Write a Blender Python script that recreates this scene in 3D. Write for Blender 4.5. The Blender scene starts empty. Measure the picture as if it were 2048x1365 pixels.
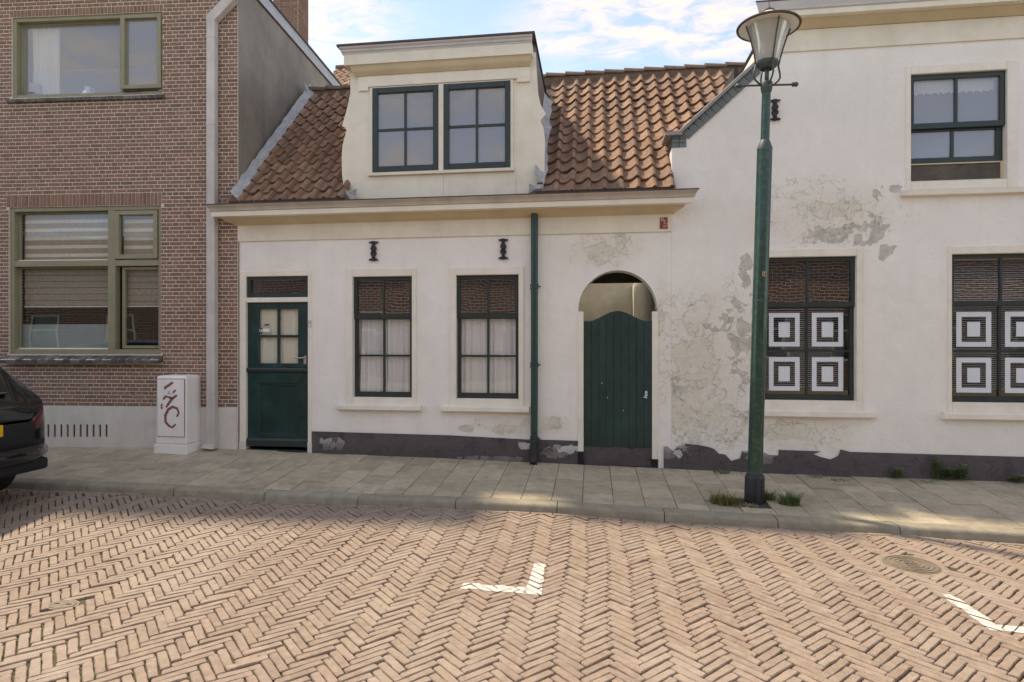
import bpy, bmesh, math, random
import numpy as np
from mathutils import Vector, Matrix, Quaternion
random.seed(7); rng = np.random.default_rng(7)
R = math.radians
sc = bpy.context.scene
col = sc.collection

# ------------------------------------------------------------------ camera
F, CX, CY = 1200.0, 1024.0, 682.5                # focal length and centre in photo pixels
YAW = math.atan2(1200, 9024)
CAM = Vector((0, -7.27, 1.5))
cd = bpy.data.cameras.new('camera'); cam = bpy.data.objects.new('camera', cd); col.objects.link(cam)
cam.location = CAM; cam.rotation_euler = (R(90), 0, YAW)
cd.sensor_width = 36; cd.lens = F / 2048 * 36; cd.clip_start = .05; cd.clip_end = 3000
sc.camera = cam
FW = Vector((-math.sin(YAW), math.cos(YAW), 0)); RT = Vector((math.cos(YAW), math.sin(YAW), 0))

# ------------------------------------------------------------------ light
SUN_EL, SUN_AZ = R(58), R(28)                    # azimuth measured from the house fronts
to_sun = Vector((-math.cos(SUN_AZ) * math.cos(SUN_EL), math.sin(SUN_AZ) * math.cos(SUN_EL), math.sin(SUN_EL)))
sd = bpy.data.lights.new('sun', 'SUN'); sd.energy = 1.7; sd.angle = R(3.2); sd.color = (1, .94, .85)
sun = bpy.data.objects.new('sun', sd); col.objects.link(sun); sun.location = (-8, 6, 14)
sun.rotation_euler = (-to_sun).to_track_quat('-Z', 'Y').to_euler()
w = bpy.data.worlds.new('World'); sc.world = w; w.use_nodes = True
nt = w.node_tree; nt.nodes.clear()
def N(t, **k):
    n = nt.nodes.new(t)
    for a, b in k.items(): setattr(n, a, b)
    return n
def LK(a, b): nt.links.new(a, b)
wo = N('ShaderNodeOutputWorld'); bg = N('ShaderNodeBackground'); bg.inputs[1].default_value = .15
sky = N('ShaderNodeTexSky', sky_type='NISHITA'); sky.sun_disc = False
sky.sun_elevation = SUN_EL; sky.sun_rotation = R(-62); sky.air_density = .72; sky.dust_density = .1; sky.ozone_density = 1.3; sky.altitude = 1200
tc = N('ShaderNodeTexCoord'); sx = N('ShaderNodeSeparateXYZ'); LK(tc.outputs['Generated'], sx.inputs[0])
zc = N('ShaderNodeMath', operation='MAXIMUM'); LK(sx.outputs[2], zc.inputs[0]); zc.inputs[1].default_value = .03
za = N('ShaderNodeMath', operation='ADD'); LK(zc.outputs[0], za.inputs[0]); za.inputs[1].default_value = .12
dx = N('ShaderNodeMath', operation='DIVIDE'); LK(sx.outputs[0], dx.inputs[0]); LK(za.outputs[0], dx.inputs[1])
dy = N('ShaderNodeMath', operation='DIVIDE'); LK(sx.outputs[1], dy.inputs[0]); LK(za.outputs[0], dy.inputs[1])
cv = N('ShaderNodeCombineXYZ'); LK(dx.outputs[0], cv.inputs[0]); LK(dy.outputs[0], cv.inputs[1])
mp = N('ShaderNodeMapping'); LK(cv.outputs[0], mp.inputs[0]); mp.inputs['Rotation'].default_value = (0, 0, R(20)); mp.inputs['Scale'].default_value = (.75, 1.25, 1)
mp.inputs['Location'].default_value = (1.35, .4, 0)
n1 = N('ShaderNodeTexNoise'); n1.inputs['Scale'].default_value = 1.5; n1.inputs['Detail'].default_value = 3; n1.inputs['Distortion'].default_value = .4; LK(mp.outputs[0], n1.inputs['Vector'])
n2 = N('ShaderNodeTexNoise'); n2.inputs['Scale'].default_value = 13; n2.inputs['Detail'].default_value = 7; n2.inputs['Roughness'].default_value = .62; n2.inputs['Distortion'].default_value = .7; LK(mp.outputs[0], n2.inputs['Vector'])
r1 = N('ShaderNodeMapRange', interpolation_type='SMOOTHSTEP'); r1.inputs[1].default_value = .41; r1.inputs[2].default_value = .58; LK(n1.outputs[0], r1.inputs[0])
r2 = N('ShaderNodeMapRange', interpolation_type='SMOOTHSTEP'); r2.inputs[1].default_value = .30; r2.inputs[2].default_value = .62; LK(n2.outputs[0], r2.inputs[0])
cm = N('ShaderNodeMath', operation='MULTIPLY'); LK(r1.outputs[0], cm.inputs[0]); LK(r2.outputs[0], cm.inputs[1])
cs = N('ShaderNodeMath', operation='MULTIPLY_ADD'); LK(cm.outputs[0], cs.inputs[0]); cs.inputs[1].default_value = .84; cs.inputs[2].default_value = .10
mx = N('ShaderNodeMix', data_type='RGBA'); LK(cs.outputs[0], mx.inputs[0]); LK(sky.outputs[0], mx.inputs[6]); mx.inputs[7].default_value = (2.3, 2.3, 2.46, 1)
LK(mx.outputs[2], bg.inputs[0]); LK(bg.outputs[0], wo.inputs[0])
sc.view_settings.view_transform = 'Standard'; sc.view_settings.look = 'None'
sc.view_settings.exposure = 1.58; sc.view_settings.gamma = 1; sc.view_settings.use_white_balance = True; sc.view_settings.white_balance_temperature = 8100; sc.view_settings.white_balance_tint = 10; sc.view_settings.use_curve_mapping = False

# ------------------------------------------------------------------ pixels to points
def ray(px, py): return FW + RT * ((px - CX) / F) + Vector((0, 0, (CY - py) / F))
def onY(px, py, Y=0.0):
    d = ray(px, py); t = (Y - CAM.y) / d.y; return (d.x * t, CAM.z + d.z * t)
def onZ(px, py, Z):
    d = ray(px, py); t = (Z - CAM.z) / d.z; return (d.x * t, CAM.y + d.y * t)
def pix(p):
    v = Vector(p) - CAM; dep = v.dot(FW)
    return (CX + F * v.dot(RT) / dep, CY - F * v.z / dep, dep)
BH_ANG = R(3.5); BH_O = Vector((-4.55, -.02, 0)); BU = Vector((math.cos(BH_ANG), math.sin(BH_ANG), 0)); BV = Vector((-math.sin(BH_ANG), math.cos(BH_ANG), 0))
def onB(px, py, v=0.0):                           # onto the turned front of the brick house: (u, z)
    d = ray(px, py); t = (v - (CAM - BH_O).dot(BV)) / d.dot(BV); p = CAM + d * t - BH_O
    return (p.dot(BU), p.z)

# ------------------------------------------------------------------ materials
def mat(name, c, rough=.75, var=.12, scale=6, bump=.15, bscale=70, metallic=0, spec=.4, tints=None, streak=0, fine=0, coat=0, bdist=.01, grime=None):
    m = bpy.data.materials.new(name); m.use_nodes = True; t = m.node_tree; b = t.nodes['Principled BSDF']
    def n(k, **a):
        q = t.nodes.new(k)
        for x, y in a.items(): setattr(q, x, y)
        return q
    L = t.links.new
    g = n('ShaderNodeNewGeometry')
    if tints:
        oi = n('ShaderNodeObjectInfo'); ad = n('ShaderNodeMath', operation='ADD'); L(oi.outputs['Random'], ad.inputs[0]); L(g.outputs['Random Per Island'], ad.inputs[1])
        fr = n('ShaderNodeMath', operation='FRACT'); L(ad.outputs[0], fr.inputs[0])
        rp = n('ShaderNodeValToRGB'); e = rp.color_ramp.elements
        while len(e) < len(tints): e.new(.5)
        for i, q in enumerate(tints): e[i].position = i / (len(tints) - 1); e[i].color = (*q, 1)
        L(fr.outputs[0], rp.inputs[0]); base = rp.outputs[0]
    else:
        rgb = n('ShaderNodeRGB'); rgb.outputs[0].default_value = (*c, 1); base = rgb.outputs[0]
    def mul(src, noise_out, v, lo=.32, hi=.68):
        mr = n('ShaderNodeMapRange'); mr.inputs[1].default_value = lo; mr.inputs[2].default_value = hi; mr.inputs[3].default_value = 1 - v; mr.inputs[4].default_value = 1 + v
        L(noise_out, mr.inputs[0]); mm = n('ShaderNodeVectorMath', operation='SCALE'); L(src, mm.inputs[0]); L(mr.outputs[0], mm.inputs['Scale']); return mm.outputs[0]
    if var:
        nz = n('ShaderNodeTexNoise'); nz.inputs['Scale'].default_value = scale; nz.inputs['Detail'].default_value = 6; nz.inputs['Roughness'].default_value = .65; L(g.outputs['Position'], nz.inputs['Vector']); base = mul(base, nz.outputs[0], var)
    if fine:
        nz = n('ShaderNodeTexNoise'); nz.inputs['Scale'].default_value = 160; nz.inputs['Detail'].default_value = 3; L(g.outputs['Position'], nz.inputs['Vector']); base = mul(base, nz.outputs[0], fine)
    if streak:
        mpn = n('ShaderNodeMapping'); mpn.inputs['Scale'].default_value = (3.2, 3.2, .6); L(g.outputs['Position'], mpn.inputs[0])
        nz = n('ShaderNodeTexNoise'); nz.inputs['Scale'].default_value = 1.6; nz.inputs['Detail'].default_value = 5; L(mpn.outputs[0], nz.inputs['Vector']); base = mul(base, nz.outputs[0], streak)
    if grime:                                     # (colour, amount, scale): dirt in patches
        nz = n('ShaderNodeTexNoise'); nz.inputs['Scale'].default_value = grime[2]; nz.inputs['Detail'].default_value = 8; nz.inputs['Roughness'].default_value = .7; L(g.outputs['Position'], nz.inputs['Vector'])
        mr = n('ShaderNodeMapRange'); mr.inputs[1].default_value = .48; mr.inputs[2].default_value = .72; mr.inputs[4].default_value = grime[1]; L(nz.outputs[0], mr.inputs[0])
        mi = n('ShaderNodeMix', data_type='RGBA'); L(mr.outputs[0], mi.inputs[0]); L(base, mi.inputs[6]); mi.inputs[7].default_value = (*grime[0], 1); base = mi.outputs[2]
    L(base, b.inputs['Base Color'])
    b.inputs['Roughness'].default_value = rough; b.inputs['Metallic'].default_value = metallic
    b.inputs['Specular IOR Level'].default_value = spec; b.inputs['Coat Weight'].default_value = coat; b.inputs['Coat Roughness'].default_value = .05
    if bump:
        nb = n('ShaderNodeTexNoise'); nb.inputs['Scale'].default_value = bscale; nb.inputs['Detail'].default_value = 5; L(g.outputs['Position'], nb.inputs['Vector'])
        bp = n('ShaderNodeBump'); bp.inputs['Strength'].default_value = bump; bp.inputs['Distance'].default_value = bdist; L(nb.outputs[0], bp.inputs['Height']); L(bp.outputs[0], b.inputs['Normal'])
    return m

def plaster(name, c, patches, patch_col, cracks=(), rough=.9, edge=.012, spots=(), spot_col=(.40, .38, .335), dk=(.84, .82, .78), mott=.35):
    """lime-washed plaster; patches: (x, z, rx, rz) ellipses round which the paint has flaked off in ragged shapes"""
    m = bpy.data.materials.new(name); m.use_nodes = True; t = m.node_tree; b = t.nodes['Principled BSDF']; L = t.links.new
    def n(k, **a):
        q = t.nodes.new(k)
        for x, y in a.items(): setattr(q, x, y)
        return q
    def noise(s, d=5, r=.6, dist=0, vec=None):
        q = n('ShaderNodeTexNoise'); q.inputs['Scale'].default_value = s; q.inputs['Detail'].default_value = d; q.inputs['Roughness'].default_value = r; q.inputs['Distortion'].default_value = dist; L(vec or g.outputs['Position'], q.inputs['Vector']); return q.outputs[0]
    def math_(op, a, bb):
        q = n('ShaderNodeMath', operation=op)
        for i, v in enumerate((a, bb)):
            if isinstance(v, (int, float)): q.inputs[i].default_value = v
            else: L(v, q.inputs[i])
        return q.outputs[0]
    def rng_(v, a, bb, lo=0., hi=1., sm=True):
        q = n('ShaderNodeMapRange'); q.interpolation_type = 'SMOOTHSTEP' if sm else 'LINEAR'
        q.inputs[1].default_value = a; q.inputs[2].default_value = bb; q.inputs[3].default_value = lo; q.inputs[4].default_value = hi; L(v, q.inputs[0]); return q.outputs[0]
    def mix(f, a, bb):
        q = n('ShaderNodeMix', data_type='RGBA'); L(f, q.inputs[0])
        for i, v in ((6, a), (7, bb)):
            if isinstance(v, tuple): q.inputs[i].default_value = (*v, 1)
            else: L(v, q.inputs[i])
        return q.outputs[2]
    g = n('ShaderNodeNewGeometry')
    def field(pl):
        f = None
        for (x, z, rx, rz) in pl:
            a = n('ShaderNodeVectorMath', operation='SUBTRACT'); L(g.outputs['Position'], a.inputs[0]); a.inputs[1].default_value = (x, 0, z)
            d = n('ShaderNodeVectorMath', operation='MULTIPLY'); L(a.outputs[0], d.inputs[0]); d.inputs[1].default_value = (1 / rx, 0, 1 / rz)
            l = n('ShaderNodeVectorMath', operation='LENGTH'); L(d.outputs[0], l.inputs[0])
            v = math_('SUBTRACT', 1.0, l.outputs['Value']); v = math_('MAXIMUM', v, -1.0)
            f = v if f is None else math_('MAXIMUM', f, v)
        return f
    big = noise(1.1, 4); mid = noise(5, 6, .65); small = noise(26, 5, .6)
    mpn = n('ShaderNodeMapping'); mpn.inputs['Scale'].default_value = (7, 7, .6); L(g.outputs['Position'], mpn.inputs[0]); st = noise(1.5, 6, .6, 0, mpn.outputs[0])
    colr = mix(rng_(big, .3, .7), tuple(x * .95 for x in c), tuple(min(1, x * 1.03) for x in c))
    colr = mix(rng_(mid, .45, .8, 0, mott), colr, tuple(x * y for x, y in zip(c, dk)))
    if mott > .5: colr = mix(rng_(noise(38, 4, .7), .55, .75, 0, .5), colr, tuple(x * 1.9 for x in c))
    colr = mix(rng_(st, .5, .85, 0, .35), colr, tuple(x * y for x, y in zip(c, (.80, .78, .72))))
    h = math_('MULTIPLY', small, .35); h = math_('ADD', h, math_('MULTIPLY', noise(9, 4), .8)); h = math_('ADD', h, math_('MULTIPLY', noise(95, 3), .14))
    if patches:
        f = field(patches)
        rag = math_('ADD', math_('MULTIPLY', math_('SUBTRACT', noise(4.2, 7, .62, .6), .5), 2.3), math_('MULTIPLY', math_('SUBTRACT', noise(17, 4), .5), .5))
        fv = math_('ADD', f, rag)
        # discoloured halo, then the flaked hollow with a sharp lip
        colr = mix(rng_(fv, -.35, .25, 0, .5), colr, tuple(x * y for x, y in zip(c, (.84, .83, .76))))
        msk = rng_(fv, .20, .20 + edge * 2)
        inner = mix(rng_(noise(7, 6), .35, .65), tuple(x * .90 for x in patch_col), tuple(x * 1.12 for x in patch_col))
        inner = mix(rng_(noise(3.1, 7, .7, 1.2), .54, .60), inner, tuple(x * .92 for x in c))
        colr = mix(msk, colr, inner)
        lip = math_('MULTIPLY', rng_(fv, .20 - edge, .20), rng_(fv, .20 + edge * 2.2, .20 + edge)); lip = rng_(fv, .20 - edge * .6, .20 + edge * .3); lip2 = rng_(fv, .20 + edge * .5, .20 + edge * 2.2, 1, 0); lp = math_('MULTIPLY', lip, lip2)
        colr = mix(math_('MULTIPLY', lp, .9), colr, tuple(x * .40 for x in c))
        h = math_('SUBTRACT', h, math_('MULTIPLY', msk, 1.1))
    if cracks:
        f2 = field(cracks)
        vo = n('ShaderNodeTexVoronoi'); vo.feature = 'DISTANCE_TO_EDGE'; vo.inputs['Scale'].default_value = 4.2
        wv = n('ShaderNodeVectorMath', operation='ADD'); nn = n('ShaderNodeTexNoise'); nn.inputs['Scale'].default_value = 5; nn.inputs['Detail'].default_value = 5; L(g.outputs['Position'], nn.inputs['Vector'])
        sc_ = n('ShaderNodeVectorMath', operation='SCALE'); L(nn.outputs[1], sc_.inputs[0]); sc_.inputs['Scale'].default_value = .75; L(sc_.outputs[0], wv.inputs[0]); L(g.outputs['Position'], wv.inputs[1]); L(wv.outputs[0], vo.inputs['Vector'])
        ck = rng_(vo.outputs['Distance'], .0, .012, 1, 0); ck = math_('MULTIPLY', ck, rng_(math_('ADD', f2, math_('MULTIPLY', math_('SUBTRACT', noise(2.6), .5), 2.6)), .1, .3))
        colr = mix(math_('MULTIPLY', ck, .5), colr, tuple(x * .42 for x in c)); h = math_('SUBTRACT', h, math_('MULTIPLY', ck, .8))
        fx = rng_(math_('ADD', f2, math_('MULTIPLY', math_('SUBTRACT', noise(3, 6), .5), 1.5)), -.1, .5, 0, .55)
        colr = mix(fx, colr, tuple(x * y for x, y in zip(c, (.90, .885, .80))))
        h = math_('ADD', h, math_('MULTIPLY', fx, math_('MULTIPLY', noise(12, 5, .6, .8), 1.8)))
    if spots:
        f3 = math_('ADD', field(spots), math_('MULTIPLY', math_('SUBTRACT', noise(6.5, 4, .5, .5), .5), 3.4))
        ms_ = rng_(f3, .50, .53); ln_ = math_('MULTIPLY', rng_(f3, .44, .47), rng_(f3, .49, .52, 1, 0))
        sc2 = mix(rng_(noise(11, 5), .35, .65), tuple(x * .88 for x in spot_col), tuple(x * 1.12 for x in spot_col))
        sc2 = mix(rng_(noise(8, 5, .6, .8), .60, .64), sc2, tuple(x * .94 for x in c))
        colr = mix(math_('MULTIPLY', ln_, .4), colr, tuple(x * .5 for x in c)); colr = mix(ms_, colr, sc2); h = math_('SUBTRACT', h, math_('MULTIPLY', ms_, 1.2))
    L(colr, b.inputs['Base Color']); b.inputs['Roughness'].default_value = rough; b.inputs['Specular IOR Level'].default_value = .2
    bp = n('ShaderNodeBump'); bp.inputs['Strength'].default_value = .75; bp.inputs['Distance'].default_value = .014; L(h, bp.inputs['Height']); L(bp.outputs[0], b.inputs['Normal'])
    return m

def glass(name, refl, tint=(.97, .98, .975), rough=.0, wob=.07, haze=0):
    m = bpy.data.materials.new(name); m.use_nodes = True; t = m.node_tree; t.nodes.clear(); L = t.links.new
    o = t.nodes.new('ShaderNodeOutputMaterial'); tr = t.nodes.new('ShaderNodeBsdfTransparent'); tr.inputs[0].default_value = (*tint, 1)
    gl = t.nodes.new('ShaderNodeBsdfGlossy'); gl.inputs['Roughness'].default_value = rough; gl.inputs[0].default_value = (.95, .97, 1, 1)
    lw = t.nodes.new('ShaderNodeLayerWeight'); lw.inputs[0].default_value = .35
    mr = t.nodes.new('ShaderNodeMapRange'); mr.inputs[3].default_value = refl; mr.inputs[4].default_value = .9; L(lw.outputs['Facing'], mr.inputs[0]); mr.inputs[1].default_value = .25
    g = t.nodes.new('ShaderNodeNewGeometry'); nz = t.nodes.new('ShaderNodeTexNoise'); nz.inputs['Scale'].default_value = 2.2; nz.inputs['Detail'].default_value = 1; L(g.outputs['Position'], nz.inputs['Vector'])
    bp = t.nodes.new('ShaderNodeBump'); bp.inputs['Strength'].default_value = wob; bp.inputs['Distance'].default_value = .012; L(nz.outputs[0], bp.inputs['Height']); L(bp.outputs[0], gl.inputs['Normal'])
    ms = t.nodes.new('ShaderNodeMixShader'); L(mr.outputs[0], ms.inputs[0]); L(tr.outputs[0], ms.inputs[1]); L(gl.outputs[0], ms.inputs[2]); 
    if haze:                                      # slight dust; on upper panes a flat grey standing in for reflected sky
        df = t.nodes.new('ShaderNodeBsdfDiffuse'); df.inputs[0].default_value = (.62, .60, .57, 1); m2 = t.nodes.new('ShaderNodeMixShader'); m2.inputs[0].default_value = haze
        L(ms.outputs[0], m2.inputs[1]); L(df.outputs[0], m2.inputs[2]); L(m2.outputs[0], o.inputs[0])
    else: L(ms.outputs[0], o.inputs[0])
    return m

def cloth(name, c, trans=.4):
    m = bpy.data.materials.new(name); m.use_nodes = True; t = m.node_tree; t.nodes.clear(); L = t.links.new
    o = t.nodes.new('ShaderNodeOutputMaterial'); d = t.nodes.new('ShaderNodeBsdfDiffuse'); tl = t.nodes.new('ShaderNodeBsdfTranslucent'); ms = t.nodes.new('ShaderNodeMixShader')
    d.inputs[0].default_value = (*c, 1); tl.inputs[0].default_value = (*c, 1); ms.inputs[0].default_value = trans
    L(d.outputs[0], ms.inputs[1]); L(tl.outputs[0], ms.inputs[2]); L(ms.outputs[0], o.inputs[0]); return m

WHITE = (.88, .843, .785)
ma = {}
ma['plaster_cottage'] = plaster('white lime plaster of the cottage', WHITE,
    [(.10, 2.55, .20, .15), (.33, 2.72, .07, .25), (-1.05, .42, .16, .07), (-.45, .50, .10, .10), (.80, 1.75, .05, .22), (-1.55, .42, .10, .06)], (.64, .60, .51), [(.15, 2.62, .55, .3), (-.9, .5, .7, .15), (.85, 1.5, .12, .9)])
ma['plaster_right'] = plaster('flaking white plaster', WHITE,
    [(1.22, 1.0, .34, .72), (1.0, .8, .22, .45), (1.5, .55, .35, .25), (1.2, 1.75, .2, .25), (2.25, .47, .35, .12), (2.75, 3.0, .35, .12)],
    (.67, .625, .515), [(1.3, 1.1, .75, 1.2), (2.4, .45, .7, .25), (2.6, 2.95, .9, .45)],
    spots=[(2.75, 2.70, .62, .17), (3.17, 2.74, .25, .34), (3.25, 2.55, .14, .2), (1.74, 1.55, .20, .75), (1.55, 1.72, .30, .20), (1.0, .95, .12, .22), (.84, 1.7, .05, .2), (1.76, 2.3, .1, .3), (3.35, 3.2, .2, .12)], spot_col=(.58, .55, .485))
ma['plinth_dark'] = plaster('dark grey plinth paint', (.118, .102, .106), [(-.42, .16, .2, .10), (-1.2, .06, .5, .04), (-3.3, .2, .2, .12), (1.0, .18, .2, .12), (1.9, .18, .25, .1)], (.36, .345, .33), [(0, .1, 5, .15)],
    spots=[(-.3, .2, .18, .09), (-.75, .22, .15, .05), (1.0, .2, .14, .08)], spot_col=(.52, .50, .475), dk=(.45, .42, .42), mott=.95)
ma['cream'] = mat('cream paint', (.80, .74, .61), .5, .05, 3, .08, 40, streak=.025, grime=((.42, .36, .24), .25, 2.5))
ma['frame_white'] = mat('white frame paint', (.84, .785, .675), .5, .04, 5, .06, 50, streak=.03, grime=((.45, .40, .30), .22, 4))
ma['cornice_grey'] = mat('weathered cornice paint', (.50, .44, .37), .6, .10, 4, .1, 60, streak=.1)
ma['dormer_grey'] = mat('pale grey moulding paint', (.60, .60, .62), .55, .08, 4, .08, 60)
ma['ochre'] = mat('yellowed cream paint', (.62, .52, .35), .5, .08, 3, .06, 50)
ma['sash'] = mat('dark green sash paint', (.028, .042, .038), .35, .15, 8, .06, 60)
ma['door_green'] = mat('bottle green door paint', (.010, .042, .038), .32, .22, 3, .08, 30, streak=.2, grime=((.03, .07, .075), .5, 3))
ma['gate_green'] = mat('bottle green gate paint', (.017, .047, .040), .45, .2, 5, .12, 40, streak=.22, grime=((.05, .06, .05), .4, 6))
ma['pipe_green'] = mat('green pipe paint', (.022, .055, .046), .35, .15, 8, .06, 60, grime=((.10, .12, .10), .25, 9))
ma['plinth_pale'] = mat('pale cement plinth', (.70, .66, .60), .85, .10, 3, .3, 40, streak=.07, grime=((.25, .24, .18), .4, 3))
ma['brick'] = mat('brown red brick', (.2, .1, .08), .85, .18, 40, .35, 130, tints=[(0.205, 0.123, 0.085), (0.268, 0.153, 0.104), (0.312, 0.175, 0.116), (0.237, 0.13, 0.089), (0.281, 0.171, 0.123), (0.18, 0.118, 0.087)], fine=.15)
ma['mortar'] = mat('pale pink mortar', (.70, .615, .53), .95, .12, 20, .5, 150)
ma['render_grey'] = mat('grey cement render', (.255, .225, .19), .9, .22, 1.4, .45, 30, streak=.08, grime=((.36, .34, .29), .5, 1.5))
ma['olive'] = mat('olive frame paint', (.27, .25, .155), .4, .08, 5, .05, 60)
ma['trim_metal'] = mat('grey roof trim', (.42, .43, .46), .5, .08, 4, .05, 60)
ma['sill_brick'] = mat('dark sill brick', (.07, .065, .06), .75, .2, 20, .3, 120, tints=[(.06, .055, .052), (.085, .08, .07), (.11, .10, .085)], grime=((.36, .34, .30), .6, 5))
ma['pipe_grey'] = mat('grey square pipe', (.58, .54, .505), .55, .10, 5, .08, 60, streak=.12)
ma['tile'] = mat('weathered pantile', (.3, .2, .15), .85, .28, 14, .5, 90, tints=[(0.252, 0.133, 0.081), (0.31, 0.181, 0.115), (0.214, 0.12, 0.079), (0.349, 0.208, 0.132), (0.28, 0.151, 0.085), (0.232, 0.146, 0.103)], fine=.15, grime=((.17, .15, .115), .6, 6))
ma['ridge'] = mat('dark mossy ridge tile', (.16, .105, .075), .9, .3, 16, .5, 90, grime=((.16, .14, .10), .5, 12))
ma['lead'] = mat('grey lead flashing', (.40, .395, .40), .6, .22, 9, .8, 22, bdist=.03)
ma['cheek'] = mat('dark lead cheek', (.16, .14, .13), .6, .2, 6, .3, 30)
ma['roofedge'] = mat('brown roof edge', (.085, .06, .045), .6, .15, 6, .2, 50)
ma['coping'] = mat('grey green coping', (.145, .170, .172), .65, .12, 8, .3, 60, tints=[(.13, .155, .155), (.165, .19, .19), (.145, .165, .175)])
ma['coping_cap'] = mat('grey coping cap', (.28, .275, .27), .6, .15, 6, .3, 50)
ma['iron'] = mat('black cast iron', (.028, .026, .025), .55, .2, 20, .2, 80)
ma['paver'] = mat('worn clinker paver', (.3, .2, .15), .85, .18, 22, .4, 110, tints=[(0.296, 0.22, 0.168), (0.315, 0.237, 0.184), (0.274, 0.203, 0.155), (0.305, 0.225, 0.173), (0.332, 0.253, 0.197), (0.286, 0.209, 0.159), (0.303, 0.23, 0.176)], fine=.14, grime=((.42, .36, .29), .5, .9))
ma['joint'] = mat('sandy mossy joint', (.10, .082, .045), .95, .4, 40, .8, 120, grime=((.085, .095, .03), .8, 2.2))
ma['slab'] = mat('grey concrete paving tile', (.25, .24, .2), .9, .14, 10, .3, 140, tints=[(0.408, 0.342, 0.247), (0.464, 0.391, 0.282), (0.507, 0.426, 0.31), (0.386, 0.326, 0.236), (0.435, 0.365, 0.26)], fine=.2, grime=((.24, .22, .155), .65, 4.5))
ma['kerb'] = mat('grey concrete kerb', (.255, .235, .185), .9, .16, 9, .3, 120, tints=[(0.298, 0.267, 0.198), (0.334, 0.298, 0.226)], fine=.18, grime=((.16, .145, .10), .5, 5))
ma['soil'] = mat('dark soil', (.07, .062, .045), .95, .3, 30, .5, 90)
ma['asphalt'] = mat('plain road base', (.26, .20, .155), .9, .15, 6, .3, 60)
ma['paint'] = mat('worn white road paint', (.62, .60, .555), .8, .08, 30, .3, 140, grime=((.34, .27, .20), .9, 34))
ma['glass'] = glass('window glass', .20, haze=.015)
ma['glass_clear'] = glass('clear window glass', .08, haze=.01); ma['glass_up'] = glass('upper window glass', .17, wob=.05, haze=.34)
ma['glass_lamp'] = glass('lantern glass', .12, (.93, .93, .91), .05, .8)
_m = ma['glass_lamp'].node_tree; _o = next(n for n in _m.nodes if n.type == 'OUTPUT_MATERIAL'); _s = _o.inputs[0].links[0].from_socket
_t = _m.nodes.new('ShaderNodeBsdfTranslucent'); _t.inputs[0].default_value = (.85, .85, .82, 1); _d = _m.nodes.new('ShaderNodeBsdfDiffuse'); _d.inputs[0].default_value = (.8, .8, .77, 1); _a = _m.nodes.new('ShaderNodeMixShader'); _b = _m.nodes.new('ShaderNodeMixShader'); _b.inputs[0].default_value = .34
_m.links.new(_t.outputs[0], _a.inputs[1]); _m.links.new(_d.outputs[0], _a.inputs[2]); _m.links.new(_s, _b.inputs[1]); _m.links.new(_a.outputs[0], _b.inputs[2]); _m.links.new(_b.outputs[0], _o.inputs[0])
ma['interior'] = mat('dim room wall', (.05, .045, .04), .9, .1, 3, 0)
ma['interior_pale'] = mat('pale room wall', (.62, .60, .58), .9, .05, 3, 0)
ma['passage'] = mat('cream passage wall', (.80, .74, .61), .9, .12, 3, .2, 40)
ma['wood_dark'] = mat('dark beam', (.05, .04, .035), .8, .2, 10, .2, 60)
ma['wood'] = mat('bare brown board', (.10, .085, .07), .7, .25, 10, .2, 60, streak=.2)
ma['curtain'] = cloth('white net curtain', (.90, .88, .85), .2)
ma['curtain_door'] = cloth('cream door curtain', (.86, .81, .66), .15)
ma['blind_a'] = mat('brown grey blind cloth', (.30, .26, .20), .9, .15, 30, .1, 200)
ma['blind_b'] = mat('pale sheer blind cloth', (.62, .58, .48), .9, .12, 30, .1, 200)
ma['film'] = mat('frosted white film', (.72, .76, .80), .6, .03, 8, 0)
ma['slat'] = mat('white aluminium slat', (.60, .59, .56), .5, .05, 8, 0)
ma['frost'] = mat('pale frosted film', (.24, .29, .28), .4, .06, 5, 0)
ma['lamp_green'] = mat('street lamp green paint', (.018, .060, .040), .28, .16, 10, .08, 50, streak=.15, grime=((.11, .15, .12), .5, 18), coat=.2)
ma['lamp_sleeve'] = mat('black lamp sleeve', (.028, .03, .032), .5, .2, 10, .1, 60)
ma['lamp_iron'] = mat('grey green lantern iron', (.065, .085, .075), .5, .2, 20, .1, 80)
ma['rust'] = mat('rusty rim', (.10, .075, .045), .7, .35, 25, .3, 80)
ma['bulb'] = mat('pale lamp reflector', (.80, .80, .75), .4, .05, 8, 0)
ma['cabinet'] = mat('dirty white polyester', (.88, .83, .79), .6, .06, 4, .1, 60, streak=.06, grime=((.5, .46, .38), .3, 4))
ma['graffiti'] = mat('dark red spray paint', (.26, .105, .095), .8, .2, 12, 0)
ma['black'] = mat('matt black', (.012, .012, .012), .7, .1, 10, 0)
ma['white'] = mat('white sticker', (.8, .8, .8), .5, .03, 10, 0)
ma['paper'] = mat('white notice paper', (.75, .75, .75), .8, .03, 10, 0)
ma['red_sign'] = mat('red enamel sign', (.30, .045, .030), .45, .15, 30, .05, 60)
ma['sign_white'] = mat('white sign lettering', (.70, .62, .56), .5, .1, 30, 0)
ma['steel'] = mat('brushed steel', (.55, .53, .50), .35, .08, 20, .05, 60, metallic=.9)
ma['car_paint'] = mat('black car paint', (.006, .006, .008), .18, 0, 1, 0, coat=.8)
ma['car_plastic'] = mat('black car plastic', (.014, .014, .016), .5, .1, 30, .1, 200)
ma['car_glass'] = mat('dark car glass', (.01, .012, .012), .04, 0, 1, 0, spec=.8)
ma['tyre'] = mat('tyre rubber', (.016, .016, .016), .85, .15, 30, .2, 120)
ma['rim'] = mat('grey alloy rim', (.25, .25, .26), .35, .05, 20, 0, metallic=.8)
ma['tail_red'] = mat('dark red tail light', (.10, .010, .012), .12, .1, 20, 0, coat=.6)
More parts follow.
